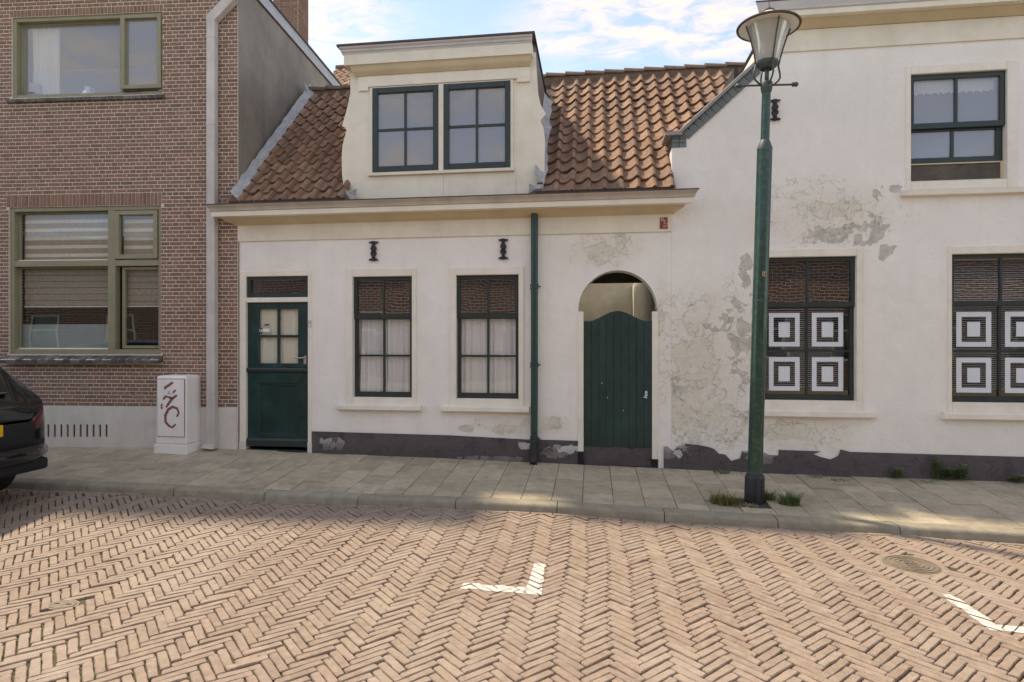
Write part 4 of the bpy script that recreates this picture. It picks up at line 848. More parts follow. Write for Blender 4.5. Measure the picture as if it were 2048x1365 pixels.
while z + CH < BT:
    spans = [(UL, -.003)]
    for (a, b, c, d) in solid_holes:
        if c < z + CH * .75 and d > z + CH * .25:
            ns = []
            for (p, q) in spans:
                if b <= p or a >= q: ns.append((p, q)); continue
                if a > p: ns.append((p, a))
                if b < q: ns.append((b, q))
            spans = ns
    mod = BLn if row % 2 == 0 else HDn
    off = (0 if row % 4 == 0 else BLn / 2) if row % 2 == 0 else HDn / 2
    for (p, q) in spans:
        k = math.floor((p - off) / mod)
        while k * mod + off < q:
            a, b = max(k * mod + off, p), min((k + 1) * mod + off, q); k += 1
            if b - a < .03: continue
            cx_, cz_ = (a + b) / 2, z + CH / 2; full = abs(b - a - mod) < 1e-5
            if full: cand.append((cx_, cz_, row % 2))
            else:
                s = brick_src(b - a, CH, random.randrange(10 ** 6)); rest.add([(v[0] + cx_, v[1], v[2] + cz_) for v in s.v], s.f)
    z += CH; row += 1
def near(c): return (c[0] + .3) ** 2 * 1.0 + ((c[1] - 1.3) * .8) ** 2 + (.7 if c[2] else 0)
cand.sort(key=near)
for cx_, cz_, t in cand[:300]:
    o = bpy.data.objects.new('brick', random.choice(hd_me if t else st_me)); col.objects.link(o); o.parent = bh; o.location = (cx_, random.gauss(0, .0008), cz_); o.rotation_euler = (random.gauss(0, .01), random.gauss(0, .006), random.gauss(0, .008))
for cx_, cz_, t in cand[300:]:
    s = random.choice(hd_src if t else st_src); dy_ = random.gauss(0, .001); rest.add([(v[0] + cx_, v[1] + dy_, v[2] + cz_) for v in s.v], s.f)
tag(obj('brickwork', rest, 'brick', bh), kind='stuff')
for (a, b, c, d) in SOLD:
    n = round((b - a) / .0515); w_ = (b - a) / n; ht = d - c
    for i in range(n):
        s = brick_src(w_, ht, random.randrange(10 ** 6)); obj('soldier_brick', MB().add([(v[0] + a + (i + .5) * w_, v[1] - .001, v[2] + c + ht / 2) for v in s.v], s.f), 'brick', bh)
# sloping sills of dark bricks
def brick_sill(W, drop, outw, name):
    sl_ = obj('sill_bed', MB().add([(W[0] - .03, .02, W[2] - .012), (W[1] + .03, .02, W[2] - .012), (W[1] + .03, -outw + .008, W[2] - drop + .004), (W[0] - .03, -outw + .008, W[2] - drop + .004), (W[0] - .03, .02, W[2] - .12), (W[1] + .03, .02, W[2] - .12), (W[1] + .03, -outw + .008, W[2] - drop - .030), (W[0] - .03, -outw + .008, W[2] - drop - .030)], [(0, 1, 2, 3), (3, 2, 6, 7), (7, 6, 5, 4), (0, 3, 7, 4), (1, 5, 6, 2)]), 'mortar', bh)
    a, b = W[0] - .035, W[1] + .035; n = max(4, round((b - a) / .108)); w_ = (b - a) / n
    for i in range(n):
        x0, x1 = a + i * w_ + .005, a + (i + 1) * w_ - .005; j = random.uniform(-.002, .002)
        obj('sill_brick', MB().add([(x0, .02, W[2] - .003 + j), (x1, .02, W[2] - .003 + j), (x1, -outw, W[2] - drop + j), (x0, -outw, W[2] - drop + j), (x0, .02, W[2] - .10), (x1, .02, W[2] - .10), (x1, -outw + .002, W[2] - drop - .042), (x0, -outw + .002, W[2] - drop - .042)], [(0, 3, 2, 1), (3, 7, 6, 2), (7, 4, 5, 6), (0, 4, 7, 3), (1, 2, 6, 5)]), 'sill_brick', sl_)
brick_sill(LWIN, .075, .115, 'lower'); brick_sill((UWIN[0], UWIN[1], UWIN[2], UWIN[3]), .03, .055, 'upper')
# pale cement plinth with air slots
vs = []
for i in range(10):
    x, z1_ = onB(99 + i * 12.9, 848); _, z0_ = onB(99 + i * 12.9, 875); vs.append([(x - .016, z0_ + .012), (x, z0_), (x + .016, z0_ + .012), (x + .016, z1_ - .012), (x, z1_), (x - .016, z1_ - .012)])
obj('plinth', sheet([(UL, -.2), (-.012, -.2), (-.012, PLZ), (UL, PLZ)], vs, -.022, .001), 'plinth_pale', bh)
for v in vs: obj('air_slot', MB().prism([(x * 1.0, z) for x, z in v], -.004, -.002), 'iron', bh)
# gable, roof trim, chimney
obj('gable_wall', MB().box(-.14, -.0005, .141, 4.6, -.2, BT).box(-.0004, .006, .004, 4.6, -.2, BT - .01), 'render_grey', bh)
obj('roof_trim', MB().box(-.16, .035, -.06, 4.65, BT, BT + .165), 'trim_metal', bh); obj('roof_trim_edge', MB().box(-.18, .055, -.07, 4.68, BT + .1655, BT + .19).box(-.16, .02, -.055, 4.645, BT - .012, BT - .0005), 'roofedge', bh)
obj('front_gutter', MB().box(UL, -.19, -.16, .141, BT + .02, BT + .2), 'cream', bh)
obj('flat_roof', MB().box(UL, -.18, .142, 4.6, BT - .1, BT + .1).box(UL, -.14, 4.5, 4.6, -.2, BT - .11), 'roofedge', bh)
chn = obj('chimney', MB().box(-.52, -.10, 2.05, 2.45, BT + .1, BT + 1.5), 'mortar', bh)
cbr = [(-.60, -.06, 2.05), ]
for r_ in range(27):
    zz = BT + .12 + r_ * .05; st = .11 if r_ % 2 else 0
    for i in range(-1, 4):
        a, b = max(-.52, -.52 + i * .18 + st), min(-.10, -.52 + (i + 1) * .18 + st)
        if b - a > .04: obj('chimney_brick', MB().box(a + .005, b - .005, 2.042, 2.06, zz, zz + .041), 'brick', chn)
        a, b = max(2.05, 2.05 + i * .18 + st), min(2.45, 2.05 + (i + 1) * .18 + st)
        if b - a > .04: obj('chimney_brick', MB().box(-.11, -.092, a + .005, b - .005, zz, zz + .041), 'brick', chn)
obj('chimney_flashing', MB().add([(-.53, 2.03, BT + .16), (-.08, 2.03, BT + .16), (-.08, 2.035, BT + .33), (-.2, 2.035, BT + .30), (-.32, 2.035, BT + .40), (-.53, 2.035, BT + .36)], [(0, 1, 2, 3, 4)]), 'lead', chn)
# olive windows
def olive_frame(W, parts, y0=.02, y1=.10):
    m = MB(); m.ring(*W, .052, .052, .05, .05, y0, y1); return m
LX0, LX1, LZ0_, LZ1_ = LWIN; mx0, _ = onB(213, 560); mx1, _ = onB(228, 560); tz0 = onB(120, 533)[1]; tz1 = onB(120, 521)[1]
wn = obj('window', MB().ring(*LWIN, .055, .05, .065, .055, .02, .12).box(mx0, mx1, .021, .12, LZ0_ + .065, LZ1_ - .055).box(LX0 + .055, mx0, .022, .12, tz0, tz1).box(mx1, LX1 - .05, .022, .12, tz0, tz1), 'olive', bh, bev=.004)
def light(x0, x1, z0, z1, fw_, y, gm='glass_clear', proud=0):
    obj('casement', MB().ring(x0, x1, z0, z1, fw_, fw_, fw_, fw_, y - proud, y + .045), 'olive', wn, bev=.003)
    obj('pane', MB().add([(x0 + fw_, y + .025, z0 + fw_), (x1 - fw_, y + .025, z0 + fw_), (x1 - fw_, y + .026, z1 - fw_), (x0 + fw_, y + .026, z1 - fw_)], [(0, 1, 2, 3)]), gm, wn)
light(LX0 + .055, mx0, tz1, LZ1_ - .055, .02, .085); light(LX0 + .055, mx0, LZ0_ + .065, tz0, .02, .085)
light(mx1 + .008, LX1 - .058, tz1 + .012, LZ1_ - .065, .055, .015, proud=.012); light(mx1 + .05, LX1 - .052, LZ0_ + .075, tz0 - .005, .04, .08)
for zz in (LZ0_ + .066, tz1 + .001): obj('glazing_bead', MB().box(LX0 + .06, mx0 - .002, .075, .11, zz, zz + .018), 'frame_white', wn)
obj('frosted_strip', MB().add([(LX0 + .08, .125, LZ0_ + .085), (mx0 - .02, .125, LZ0_ + .085), (mx0 - .02, .125, LZ0_ + .40), (LX0 + .08, .125, LZ0_ + .40)], [(0, 1, 2, 3)]), 'frost', wn)
def zebra(x0, x1, z0, z1, y, label, wide=False):
    v = thing('zebra_blind', (0, 0, 0), label, 'blind', local=True); v.matrix_basis = BM; z = z1; i = 0
    while z > z0 + .005:
        hh = min((.048 if i % 2 else .066) if not wide else .085, z - z0); obj('blind_band', MB().box(x0, x1, y + (.004 if i % 2 else 0), y + (.007 if i % 2 else .004), z - hh + (.006 if wide else .001), z), 'blind_b' if (i % 2 and not wide) else 'blind_a', v); z -= hh; i += 1
    obj('bottom_bar', MB().box(x0, x1, y - .006, y + .012, z0 - .018, z0), 'blind_b', v)
bz = onB(120, 611)[1]
zebra(LX0 + .08, mx0 - .02, tz1 + .02, LZ1_ - .075, .15, 'zebra-striped blind behind the wide upper pane of the brick house')
zebra(LX0 + .08, mx0 - .02, bz, tz0 - .02, .15, 'brown blind lowered half way behind the wide lower pane of the brick house', True)
zebra(mx1 + .06, LX1 - .07, tz1 + .02, LZ1_ - .1, .10, 'zebra-striped blind behind the small upper casement of the brick house')
zebra(mx1 + .06, LX1 - .07, bz, tz0 - .04, .15, 'brown blind lowered half way behind the narrow lower pane of the brick house', True)
UX0, UX1, UZ0, UZ1 = UWIN; umx0 = onB(237, 100)[0]; umx1 = onB(245, 100)[0]
wn = obj('window', MB().ring(*UWIN, .045, .045, .05, .05, .02, .12).box(umx0, umx1, .021, .12, UZ0 + .05, UZ1 - .05), 'olive', bh, bev=.004)
light(UX0 + .045, umx0, UZ0 + .05, UZ1 - .05, .018, .085, 'glass_up'); light(umx1 - .01, UX1 - .012, UZ0 + .075, UZ1 - .03, .05, .0, 'glass_up', proud=.02)
obj('stay_arm', MB().box(umx1 + .01, umx1 + .25, -.012, .0, UZ0 + .045, UZ0 + .055), 'iron', wn)
curtain('white_curtain', UX0 + .10, UX0 + .50, UZ0 + .06, UZ1 - .05, .20, 'white curtain drawn to one side of the wide upper brick house window', folds=6, mtx=BM)
curtain('white_curtain', UX1 - .20, UX1 - .06, UZ0 + .06, UZ1 - .05, .20, 'narrow white curtain behind the open upper casement of the brick house', folds=3, mtx=BM)
jg = thing('jug', (0, 0, 0), 'white jug standing on the upper window board of the brick house', 'jug', local=True); jg.matrix_basis = BM
ju = onB(176, 175, .17); jc = (ju[0], .17, UZ0 + .055)
obj('body', MB().lathe([(0, 0), (.05, .0), (.068, .03), (.062, .07), (.035, .105), (.032, .12), (.042, .14)], jc, 16), 'white', jg, smooth=True); obj('handle', MB().tube([(jc[0] + .03, jc[1], jc[2] + .12), (jc[0] + .085, jc[1], jc[2] + .115), (jc[0] + .085, jc[1], jc[2] + .06), (jc[0] + .055, jc[1], jc[2] + .04)], .008, 8), 'white', jg, smooth=True)
ls = thing('table_lamp', (0, 0, 0), 'pale grey shaded lamp beside the curtain on the upper window board', 'lamp', local=True); ls.matrix_basis = BM
lu = onB(74, 178, .2); lc = (lu[0], .19, UZ0 + .055); obj('shade', MB().lathe([(.10, .06), (.075, .20)], lc, 20), 'trim_metal', ls, smooth=True); obj('base', MB().lathe([(0, 0), (.05, 0), (.05, .012), (.01, .02), (.01, .08)], lc, 12), 'white', ls)
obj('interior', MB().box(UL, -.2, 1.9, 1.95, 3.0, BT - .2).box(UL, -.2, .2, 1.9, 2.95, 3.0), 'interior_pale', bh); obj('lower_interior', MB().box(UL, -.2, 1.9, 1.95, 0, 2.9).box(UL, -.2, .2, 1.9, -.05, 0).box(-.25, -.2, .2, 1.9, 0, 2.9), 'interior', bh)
# grey square downpipe
pu = (onB(413.5, 600, -.10)[0], onB(430, 600, -.10)[0]); gd = obj('downpipe', MB().box(pu[0], pu[1], -.115, -.02, .18, onB(420, 40, -.1)[1]), 'pipe_grey', bh, bev=.006)
zt_ = onB(420, 40, -.1)[1]
obj('pipe_bend', MB().add([(pu[0], -.117, zt_ - .01), (pu[1], -.117, zt_ - .01), (pu[1], -.022, zt_ - .01), (pu[0], -.022, zt_ - .01), (pu[0] + .30, -.117, zt_ + .33), (pu[1] + .27, -.117, zt_ + .25), (pu[1] + .27, -.022, zt_ + .25), (pu[0] + .30, -.022, zt_ + .33), (pu[0], -.117, zt_ + .05), (pu[0], -.022, zt_ + .05)], [(0, 1, 5, 4, 8), (3, 9, 7, 6, 2), (1, 2, 6, 5), (8, 4, 7, 9), (0, 8, 9, 3)]), 'pipe_grey', gd)
for yp in (73, 248, 446, 605, 786): zz = onB(422, yp, -.1)[1]; obj('pipe_joint', MB().box(pu[0] - .004, pu[1] + .004, -.119, -.018, zz - .016, zz + .004), 'pipe_grey', gd)
obj('pipe_shoe', MB().add([(pu[0] - .002, -.118, .185), (pu[1] + .002, -.118, .185), (pu[1] + .002, -.02, .185), (pu[0] - .002, -.02, .185), (pu[0] - .06, -.15, .135), (pu[1], -.15, .115), (pu[1], -.03, .115), (pu[0] - .06, -.03, .135)], [(0, 1, 5, 4), (1, 2, 6, 5), (2, 3, 7, 6), (3, 0, 4, 7)]), 'pipe_grey', gd)

# ------------------------------------------------------------------ utility cabinet
cz = .098; cX0 = onY(310, 900, -.36)[0]; cX1 = onY(372, 902, -.36)[0]; cT = onY(340, 752, -.36)[1]
ub = thing('utility_cabinet', ((cX0 + cX1) / 2, -.2, cz), 'dirty white utility cabinet with red graffiti beside the grey downpipe', 'cabinet')
obj('base', MB().box(cX0 - .012, cX1 + .012, -.362, -.04, .02, cz + .10), 'cabinet', ub, bev=.006)
obj('body', MB().add([(x, y, z) for z, e in ((cz + .102, 0), (cT - .03, .006), (cT, .022)) for x, y in ((cX0 + e, -.35 + e), (cX1 - e, -.35 + e), (cX1 - e, -.05 - e), (cX0 + e, -.05 - e))], [(0, 1, 5, 4), (1, 2, 6, 5), (2, 3, 7, 6), (3, 0, 4, 7), (4, 5, 9, 8), (5, 6, 10, 9), (6, 7, 11, 10), (7, 4, 8, 11), (8, 9, 10, 11), (3, 2, 1, 0)]), 'cabinet', ub, bev=.015, seg=3)
dz0, dz1 = cz + .20, cT - .045
cdoor = obj('door', MB().box(cX0 + .028, cX1 - .028, -.358, -.352, dz0, dz1), 'cabinet', ub, bev=.003); obj('door_gap', MB().box(cX0 + .023, cX1 - .023, -.3535, -.3515, dz0 - .005, dz1 + .005), 'iron', ub)
def ribbon(pts, w_, name, m, parent, y):
    b = MB(); P = [Vector((p[0], 0, p[1])) for p in pts]
    for i, p in enumerate(P):
        d = (P[min(i + 1, len(P) - 1)] - P[max(i - 1, 0)]).normalized(); nn = Vector((-d.z, 0, d.x)); ww = w_ * (.65 + .5 * math.sin(math.pi * (i + .5) / len(P))); b.v += [tuple(p + nn * ww + Vector((0, y, 0))), tuple(p - nn * ww + Vector((0, y, 0)))]
    b.f = [(2 * i, 2 * i + 1, 2 * i + 3, 2 * i + 2) for i in range(len(P) - 1)]; return obj(name, b, m, parent)
def C5(x, y): return onY(280 + x / 5.39, 720 + y / 5.39, -.36)
for st in ([(265, 320), (270, 300), (310, 275), (355, 242)], [(345, 365), (365, 345), (385, 325)], [(250, 430), (270, 400), (300, 392), (330, 415), (345, 408)], [(280, 515), (310, 470), (345, 420), (398, 382)], [(395, 615), (418, 575), (400, 525), (350, 508), (305, 535), (272, 600), (275, 670), (310, 712), (345, 730), (385, 695)], [(232, 475), (240, 490), (222, 498)], [(222, 512), (240, 518), (228, 530)]):
    ribbon([C5(*p) for p in st], .016 if len(st) > 3 else .012, 'graffiti_stroke', 'graffiti', cdoor, -.3595)
sx2, sz2 = C5(313, 350); stk = obj('sticker', MB().lathe([(0, -.0012), (.052, -.0012), (.052, 0)], (sx2, -.3602, sz2), 24, 'y'), 'white', cdoor)
obj('sticker_print', MB().prism([(sx2 - .004, sz2 - .006), (sx2 + .006, sz2 - .006), (sx2 + .006, sz2 + .010), (sx2, sz2 + .018), (sx2 - .005, sz2 + .008)], -.3624, -.3615).box(sx2 - .022, sx2 + .022, -.3624, -.3615, sz2 - .020, sz2 - .014), 'black', cdoor)

# ------------------------------------------------------------------ street lamp
LX_, LY_ = 1.596, -1.052; lz0 = zp(LX_, LY_) - .01
lp = thing('street_lamp', (LX_, LY_, lz0), 'green street lamp with round glass lantern on a leaning post', 'street lamp', local=True); lp.rotation_euler = (0, R(1.65), 0)
S = 201.6                                           # photo pixels per metre at the post
def lh(py_): return (1005 - py_) / S
sl1 = obj('base_sleeve', MB().lathe([(.085, -.05), (.093, 0), (.093, .235), (.088, .26), (.078, .275), (.072, .28)], (0, 0, 0), 28), 'lamp_sleeve', lp, smooth='auto')
for a in (-100, -60, 80): obj('sleeve_seam', MB().box(-.004, .004, -.0955, -.0915, .02, .24), 'black', sl1).rotation_euler = (0, 0, R(a + 90))
zl = lh(302); zt2 = lh(290); zcol = lh(187)
obj('lower_post', MB().lathe([(.070, .25), (.071, .6), (.072, zl - .02), (.072, zl)], (0, 0, 0), 32), 'lamp_green', lp, smooth=True)
obj('taper', MB().lathe([(.073, zl - .004), (.073, zl + .012), (.045, zt2 + .03), (.042, zt2 + .035)], (0, 0, 0), 32), 'lamp_iron', lp, smooth='auto')
obj('upper_post', MB().lathe([(.042, zt2 + .03), (.041, zcol)], (0, 0, 0), 24), 'lamp_green', lp, smooth=True)
obj('paint_ring', MB().lathe([(.0722, lh(605)), (.0728, lh(604)), (.0728, lh(602)), (.0722, lh(601))], (0, 0, 0), 32), 'lamp_iron', lp)
obj('collar', MB().lathe([(.041, zcol - .01), (.048, zcol), (.049, zcol + .02), (.054, zcol + .03), (.056, zcol + .085), (.05, zcol + .10), (.02, zcol + .105)], (0, 0, 0), 24), 'lamp_iron', lp, smooth='auto')
zb_ = lh(173)
cb = obj('crossbar', MB().tube([(-.255, 0, zb_), (.255, 0, zb_)], .010, 10), 'lamp_iron', lp, smooth='auto')
for s_ in (-1, 1): obj('knob', MB().lathe([(.008, -.03), (.022, -.025), (.022, -.012), (.012, -.008), (.026, .004), (.02, .02), (.0, .035)] if s_ > 0 else [(0, -.035), (.02, -.02), (.026, -.004), (.012, .008), (.022, .012), (.022, .025), (.008, .03)], (s_ * .268, 0, zb_), 14, 'x'), 'lamp_iron', lp, smooth='auto')
zg0, zg1 = lh(133), lh(56) + .0
lt = obj('lantern', MB().lathe([(.06, zg0 - .04), (.092, zg0 - .015), (.104, zg0 + .005), (.104, zg0 + .03), (.090, zg0 + .032), (.085, zg0 - .005), (.055, zg0 - .03)], (0, 0, 0), 32), 'lamp_iron', lp, smooth='auto')
obj('stem', MB().tube([(0, 0, zcol + .1), (0, 0, zg0 - .02)], .02, 12), 'lamp_iron', lt, smooth=True)
obj('lantern_glass', MB().lathe([(.095, zg0 + .02), (.125, zg0 + .12), (.165, zg0 + .27), (.198, zg1 - .01)], (0, 0, 0), 40), 'glass_lamp', lt, smooth=True)
obj('inner_glass', MB().lathe([(.088, zg0 + .03), (.16, zg0 + .27), (.19, zg1 - .01)], (0, 0, 0), 40), 'glass_lamp', lt, smooth=True)
obj('reflector', MB().lathe([(.0, zg1 - .09), (.05, zg1 - .085), (.10, zg1 - .05), (.185, zg1 - .015), (.20, zg1 - .004)], (0, 0, 0), 32), 'bulb', lt, smooth=True)
obj('bulb', MB().lathe([(0, zg0 + .22), (.03, zg0 + .20), (.042, zg0 + .16), (.03, zg0 + .11), (.018, zg0 + .08), (.018, zg0)], (0, 0, 0), 20), 'bulb', lt, smooth=True)
obj('brim', MB().lathe([(.195, zg1 - .003), (.285, zg1 - .012), (.292, zg1 - .006), (.285, zg1 + .004), (.21, zg1 + .045), (.09, zg1 + .115), (.05, zg1 + .14)], (0, 0, 0), 48), 'bulb', lt, smooth='auto')
obj('brim_edge', MB().lathe([(.276, zg1 - .014), (.296, zg1 - .016), (.300, zg1 - .004), (.292, zg1 + .006)], (0, 0, 0), 48), 'rust', lt, smooth=True)
obj('finial', MB().lathe([(.055, zg1 + .135), (.055, zg1 + .155), (.03, zg1 + .17), (.018, zg1 + .19), (.004, zg1 + .20), (.003, zg1 + .26)], (0, 0, 0), 20), 'rust', lt, smooth='auto')
for k in range(4):
    a = R(-80 + 90 * k); e = lambda r_, z: (r_ * math.cos(a), r_ * math.sin(a), z)
    rb = obj('rib', MB().tube([e(.114, zg0 - .005), e(.135, zg0 + .10), e(.178, zg0 + .25), e(.222, zg1 - .012)], .0075, 8), 'rust', lt, smooth=True)
    obj('bracket', MB().tube([e(.05, zcol + .075), e(.075, zcol + .08), e(.115, zcol + .115), e(.135, zcol + .15), e(.13, zcol + .19), e(.112, zg0 + .0)], .0095, 8), 'lamp_iron', lt, smooth=True)
tz = lh(551); an = R(-62); st2 = obj('number_sticker', MB().box(-.022, .022, -.0745, -.0715, tz - .024, tz + .024), 'straw', lp); st2.rotation_euler = (0, 0, R(12))
tx = lettering('14', .036, 'black', 'lettering', lp, Matrix.Rotation(R(12), 4, 'Z') @ Matrix.Translation((-.018, -.0752, tz - .013)) @ UPRIGHT)

# ------------------------------------------------------------------ parked car (rear towards +x, kerb side at y = CYK)
CXR, CYK = -5.50, -1.70; CYC = CYK - .86; CZ = -.10
car = thing('parked_car', (CXR - 2.2, CYC, CZ), 'black car parked against the kerb, its red tail light and yellow plate showing', 'car')
# station: s from rear, floor, sill, waist, belt z, belt half width, roof z, roof half width
ST = [(0.0, .48, .52, .62, .80, .62, .84, .55), (.015, .42, .47, .62, .88, .74, .93, .62), (.06, .37, .44, .63, .96, .80, 1.0, .64), (.14, .35, .42, .63, 1.01, .845, 1.07, .67), (.26, .34, .40, .63, 1.04, .885, 1.20, .68), (.42, .33, .39, .63, 1.05, .897, 1.37, .665), (.60, .32, .38, .63, 1.05, .902, 1.49, .655), (.85, .32, .38, .63, 1.05, .905, 1.56, .65), (1.3, .31, .37, .62, 1.04, .91, 1.60, .65), (2.0, .31, .37, .62, 1.02, .91, 1.61, .65), (2.6, .31, .37, .62, 1.0, .91, 1.55, .64), (3.1, .31, .37, .62, .98, .905, 1.25, .68), (3.45, .31, .37, .62, .96, .90, 1.02, .74), (3.9, .33, .38, .60, .90, .86, .95, .70), (4.25, .36, .42, .58, .80, .76, .84, .58), (4.38, .44, .48, .56, .70, .60, .72, .45)]
def catmull(P, sub):
    out = []; n = len(P)
    for i in range(n - 1):
        p0, p1, p2, p3 = P[max(i - 1, 0)], P[i], P[i + 1], P[min(i + 2, n - 1)]
        for k in range(sub):
            t = k / sub; out.append(tuple(.5 * ((2 * b) + (c - a) * t + (2 * a - 5 * b + 4 * c - d) * t * t + (-a + 3 * b - 3 * c + d) * t ** 3) for a, b, c, d in zip(p0, p1, p2, p3)))
    out.append(P[-1]); return out
STF = catmull(ST, 3)
def ring_pts(st):
    s_, fl, si, wa, be, hb, ro, hr = st; hb *= .945; hr *= .945
    half = [(0, fl), (hb * .55, fl), (hb * .88, fl + .01), (hb * .965, si), (hb * .995, (si + wa) / 2), (hb, wa), (hb * 1.0, (wa * .5 + be * .5)), (hb * .975, be), (hb * .955, be + .025), (hb * .5 + hr * .5 + .02, (be + ro) / 2 + .01), (hr, ro - .035), (hr * .86, ro - .004), (hr * .5, ro + .012), (0, ro + .016)]
    full = half + [(-y, z) for y, z in half[-2:0:-1]]
    return [(CXR - s_, CYC + y, CZ + z) for y, z in full]
RG = [ring_pts(s) for s in STF]; nr = len(RG[0])
def cell_kind(i, j):
    s_ = (STF[i][0] + STF[i + 1][0]) / 2; jj = j if j < 13 else nr - 1 - j
    if jj in (10, 11, 12) and .17 < s_ < .72: return 'rear_window'
    if jj in (10, 11, 12) and 2.62 < s_ < 3.3: return 'windscreen'
    if jj in (8, 9) and .55 < s_ < 3.0: return 'side_window'
    if jj in (0, 1, 2, 3) or (jj == 4 and s_ < .2): return 'lower_trim'
    if jj in (6, 7) and s_ < .17: return 'tail_light'
    return 'body'
parts = {}
for i in range(len(RG) - 1):
    for j in range(nr):
        k = cell_kind(i, j)
        if k in ('tail_light', 'side_window'): k += '+' if j < 13 else '-'
        parts.setdefault(k, []).append((RG[i][j], RG[i + 1][j], RG[i + 1][(j + 1) % nr], RG[i][(j + 1) % nr]))
parts['body'].append(tuple(RG[-1])); parts['lower_trim'].append(tuple(reversed(RG[0])))
cm_ = {'body': 'car_paint', 'lower_trim': 'car_plastic', 'rear_window': 'car_glass', 'windscreen': 'car_glass', 'side_window': 'car_glass', 'tail_light': 'tail_red'}
for k, fs in parts.items():
    m = MB()
    for f in fs: m.add(f, [tuple(range(len(f)))])
    kk = k.strip('+-'); me = m.mesh(kk); bm = bmesh.new(); bm.from_mesh(me); bmesh.ops.remove_doubles(bm, verts=bm.verts, dist=1e-4); bmesh.ops.recalc_face_normals(bm, faces=bm.faces); bm.to_mesh(me); bm.free()
    o = obj(kk, me, cm_[kk], car, smooth=True)
    if kk == 'tail_light': sdm = o.modifiers.new('thick', 'SOLIDIFY'); sdm.thickness = .016; sdm.offset = 1
rx = CXR + .0
# tailgate details on the rear face
bump = obj('bumper', MB().tube([(CXR - .55, CYC + sgn_, CZ + .55) for sgn_ in ()] or [(CXR - .42, CYC + .85, CZ + .50), (CXR - .22, CYC + .805, CZ + .50), (CXR - .07, CYC + .69, CZ + .50), (CXR + .045, CYC + .5, CZ + .50), (CXR + .06, CYC, CZ + .50), (CXR + .045, CYC - .5, CZ + .50), (CXR - .07, CYC - .69, CZ + .50), (CXR - .22, CYC - .805, CZ + .50), (CXR - .42, CYC - .85, CZ + .50)], .085, 12), 'car_paint', car, smooth=True)
obj('diffuser', MB().box(CXR - .3, CXR + .03, CYC - .72, CYC + .72, CZ + .31, CZ + .43), 'car_plastic', car, bev=.03, seg=2)
obj('tailgate_panel', MB().box(CXR - .10, CXR - .004, CYC - .56, CYC + .56, CZ + .60, CZ + .86), 'car_paint', car, bev=.03, seg=3)
obj('wiper', MB().box(CXR - .15, CXR - .11, CYC - .03, CYC + .42, CZ + 1.085, CZ + 1.10), 'black', car)
np_ = obj('number_plate', MB().box(CXR - .004, CXR + .008, CYC - .26, CYC + .26, CZ + .70, CZ + .81), 'plate', car, bev=.004)
lettering('T', .085, 'black', 'lettering', np_, Matrix.Translation((CXR + .009, CYC + .17, CZ + .724)) @ Matrix.Rotation(R(90), 4, 'Z') @ UPRIGHT)
for s_ in (.78, 3.5):
    for sy in (-1, 1):
        c = (CXR - s_, CYC + sy * .75, CZ + .335)
        wh = obj('wheel', MB().lathe([(.20, -.11), (.30, -.11), (.33, -.09), (.335, -.03), (.335, .03), (.33, .09), (.30, .11), (.20, .11)], c, 32, 'y'), 'tyre', car, smooth='auto'); obj('rim', MB().lathe([(0, .10 * sy), (.06, .10 * sy), (.19, .085 * sy), (.215, .105 * sy)], c, 24, 'y'), 'rim', wh, smooth='auto')

# ------------------------------------------------------------------ weeds and litter
def blade(m, p, h, lean, az, w_):
    P = Vector(p); d = Vector((math.cos(az), math.sin(az), 0)); sd_ = Vector((-d.y, d.x, 0)); V = []
    for t, ww in ((0, w_), (.5, w_ * .8), (1, w_ * .1)):
        c = P + Vector((0, 0, h * t * (1 - .25 * lean * t))) + d * (h * lean * t * t); V += [c - sd_ * ww, c + sd_ * ww]
    m.add(V, [(0, 1, 3, 2), (2, 3, 5, 4)])
def tuft(x, y, n, h, rad, m, label, zf=zp):
    mb = MB()
    for i in range(n):
        r_ = rad * math.sqrt(random.random()); a = random.uniform(0, 6.28); xx, yy = x + r_ * math.cos(a) * 1.4, y + r_ * math.sin(a) * .7
        blade(mb, (xx, yy, zf(xx, yy) - .004), h * random.uniform(.5, 1.1), random.uniform(.3, 1.3), random.uniform(0, 6.28), random.uniform(.002, .005))
    o = tag(obj('grass_tuft', mb, m), label, 'grass tuft'); return o
def gp(px_, py_):
    X, Y = onZ(px_, py_, -.08)
    for _ in range(5): X, Y = onZ(px_, py_, zp(X, Y))
    return X, Y
tuft(*gp(1450, 1008), 340, .14, .095, 'leaf_yellow', 'yellow green grass tuft growing on the gate side of the lamp foot')
tuft(*gp(1535, 1000), 170, .13, .055, 'leaf_yellow', 'thin yellow grass tuft tight against the lamp sleeve')
tuft(*gp(1580, 1010), 280, .16, .07, 'leaf', 'dark green grass tuft by the kerb beyond the lamp foot')
tuft(*gp(1490, 1013), 140, .035, .09, 'straw', 'flattened dry straw around the lamp sleeve foot')
for px_, py_, n, l in ((1443, 946, 90, 'low moss and weeds along the wall between gate and lamp'), (1632, 955, 45, 'small weed tuft at the wall under the framed window sill'), (1680, 962, 40, 'sparse flat weed on the tiles near the plinth'), (1852, 966, 30, 'tiny weed tuft at the wall foot next to the tall weeds')): tuft(*gp(px_, py_), n, .05, .07, 'leaf', l)
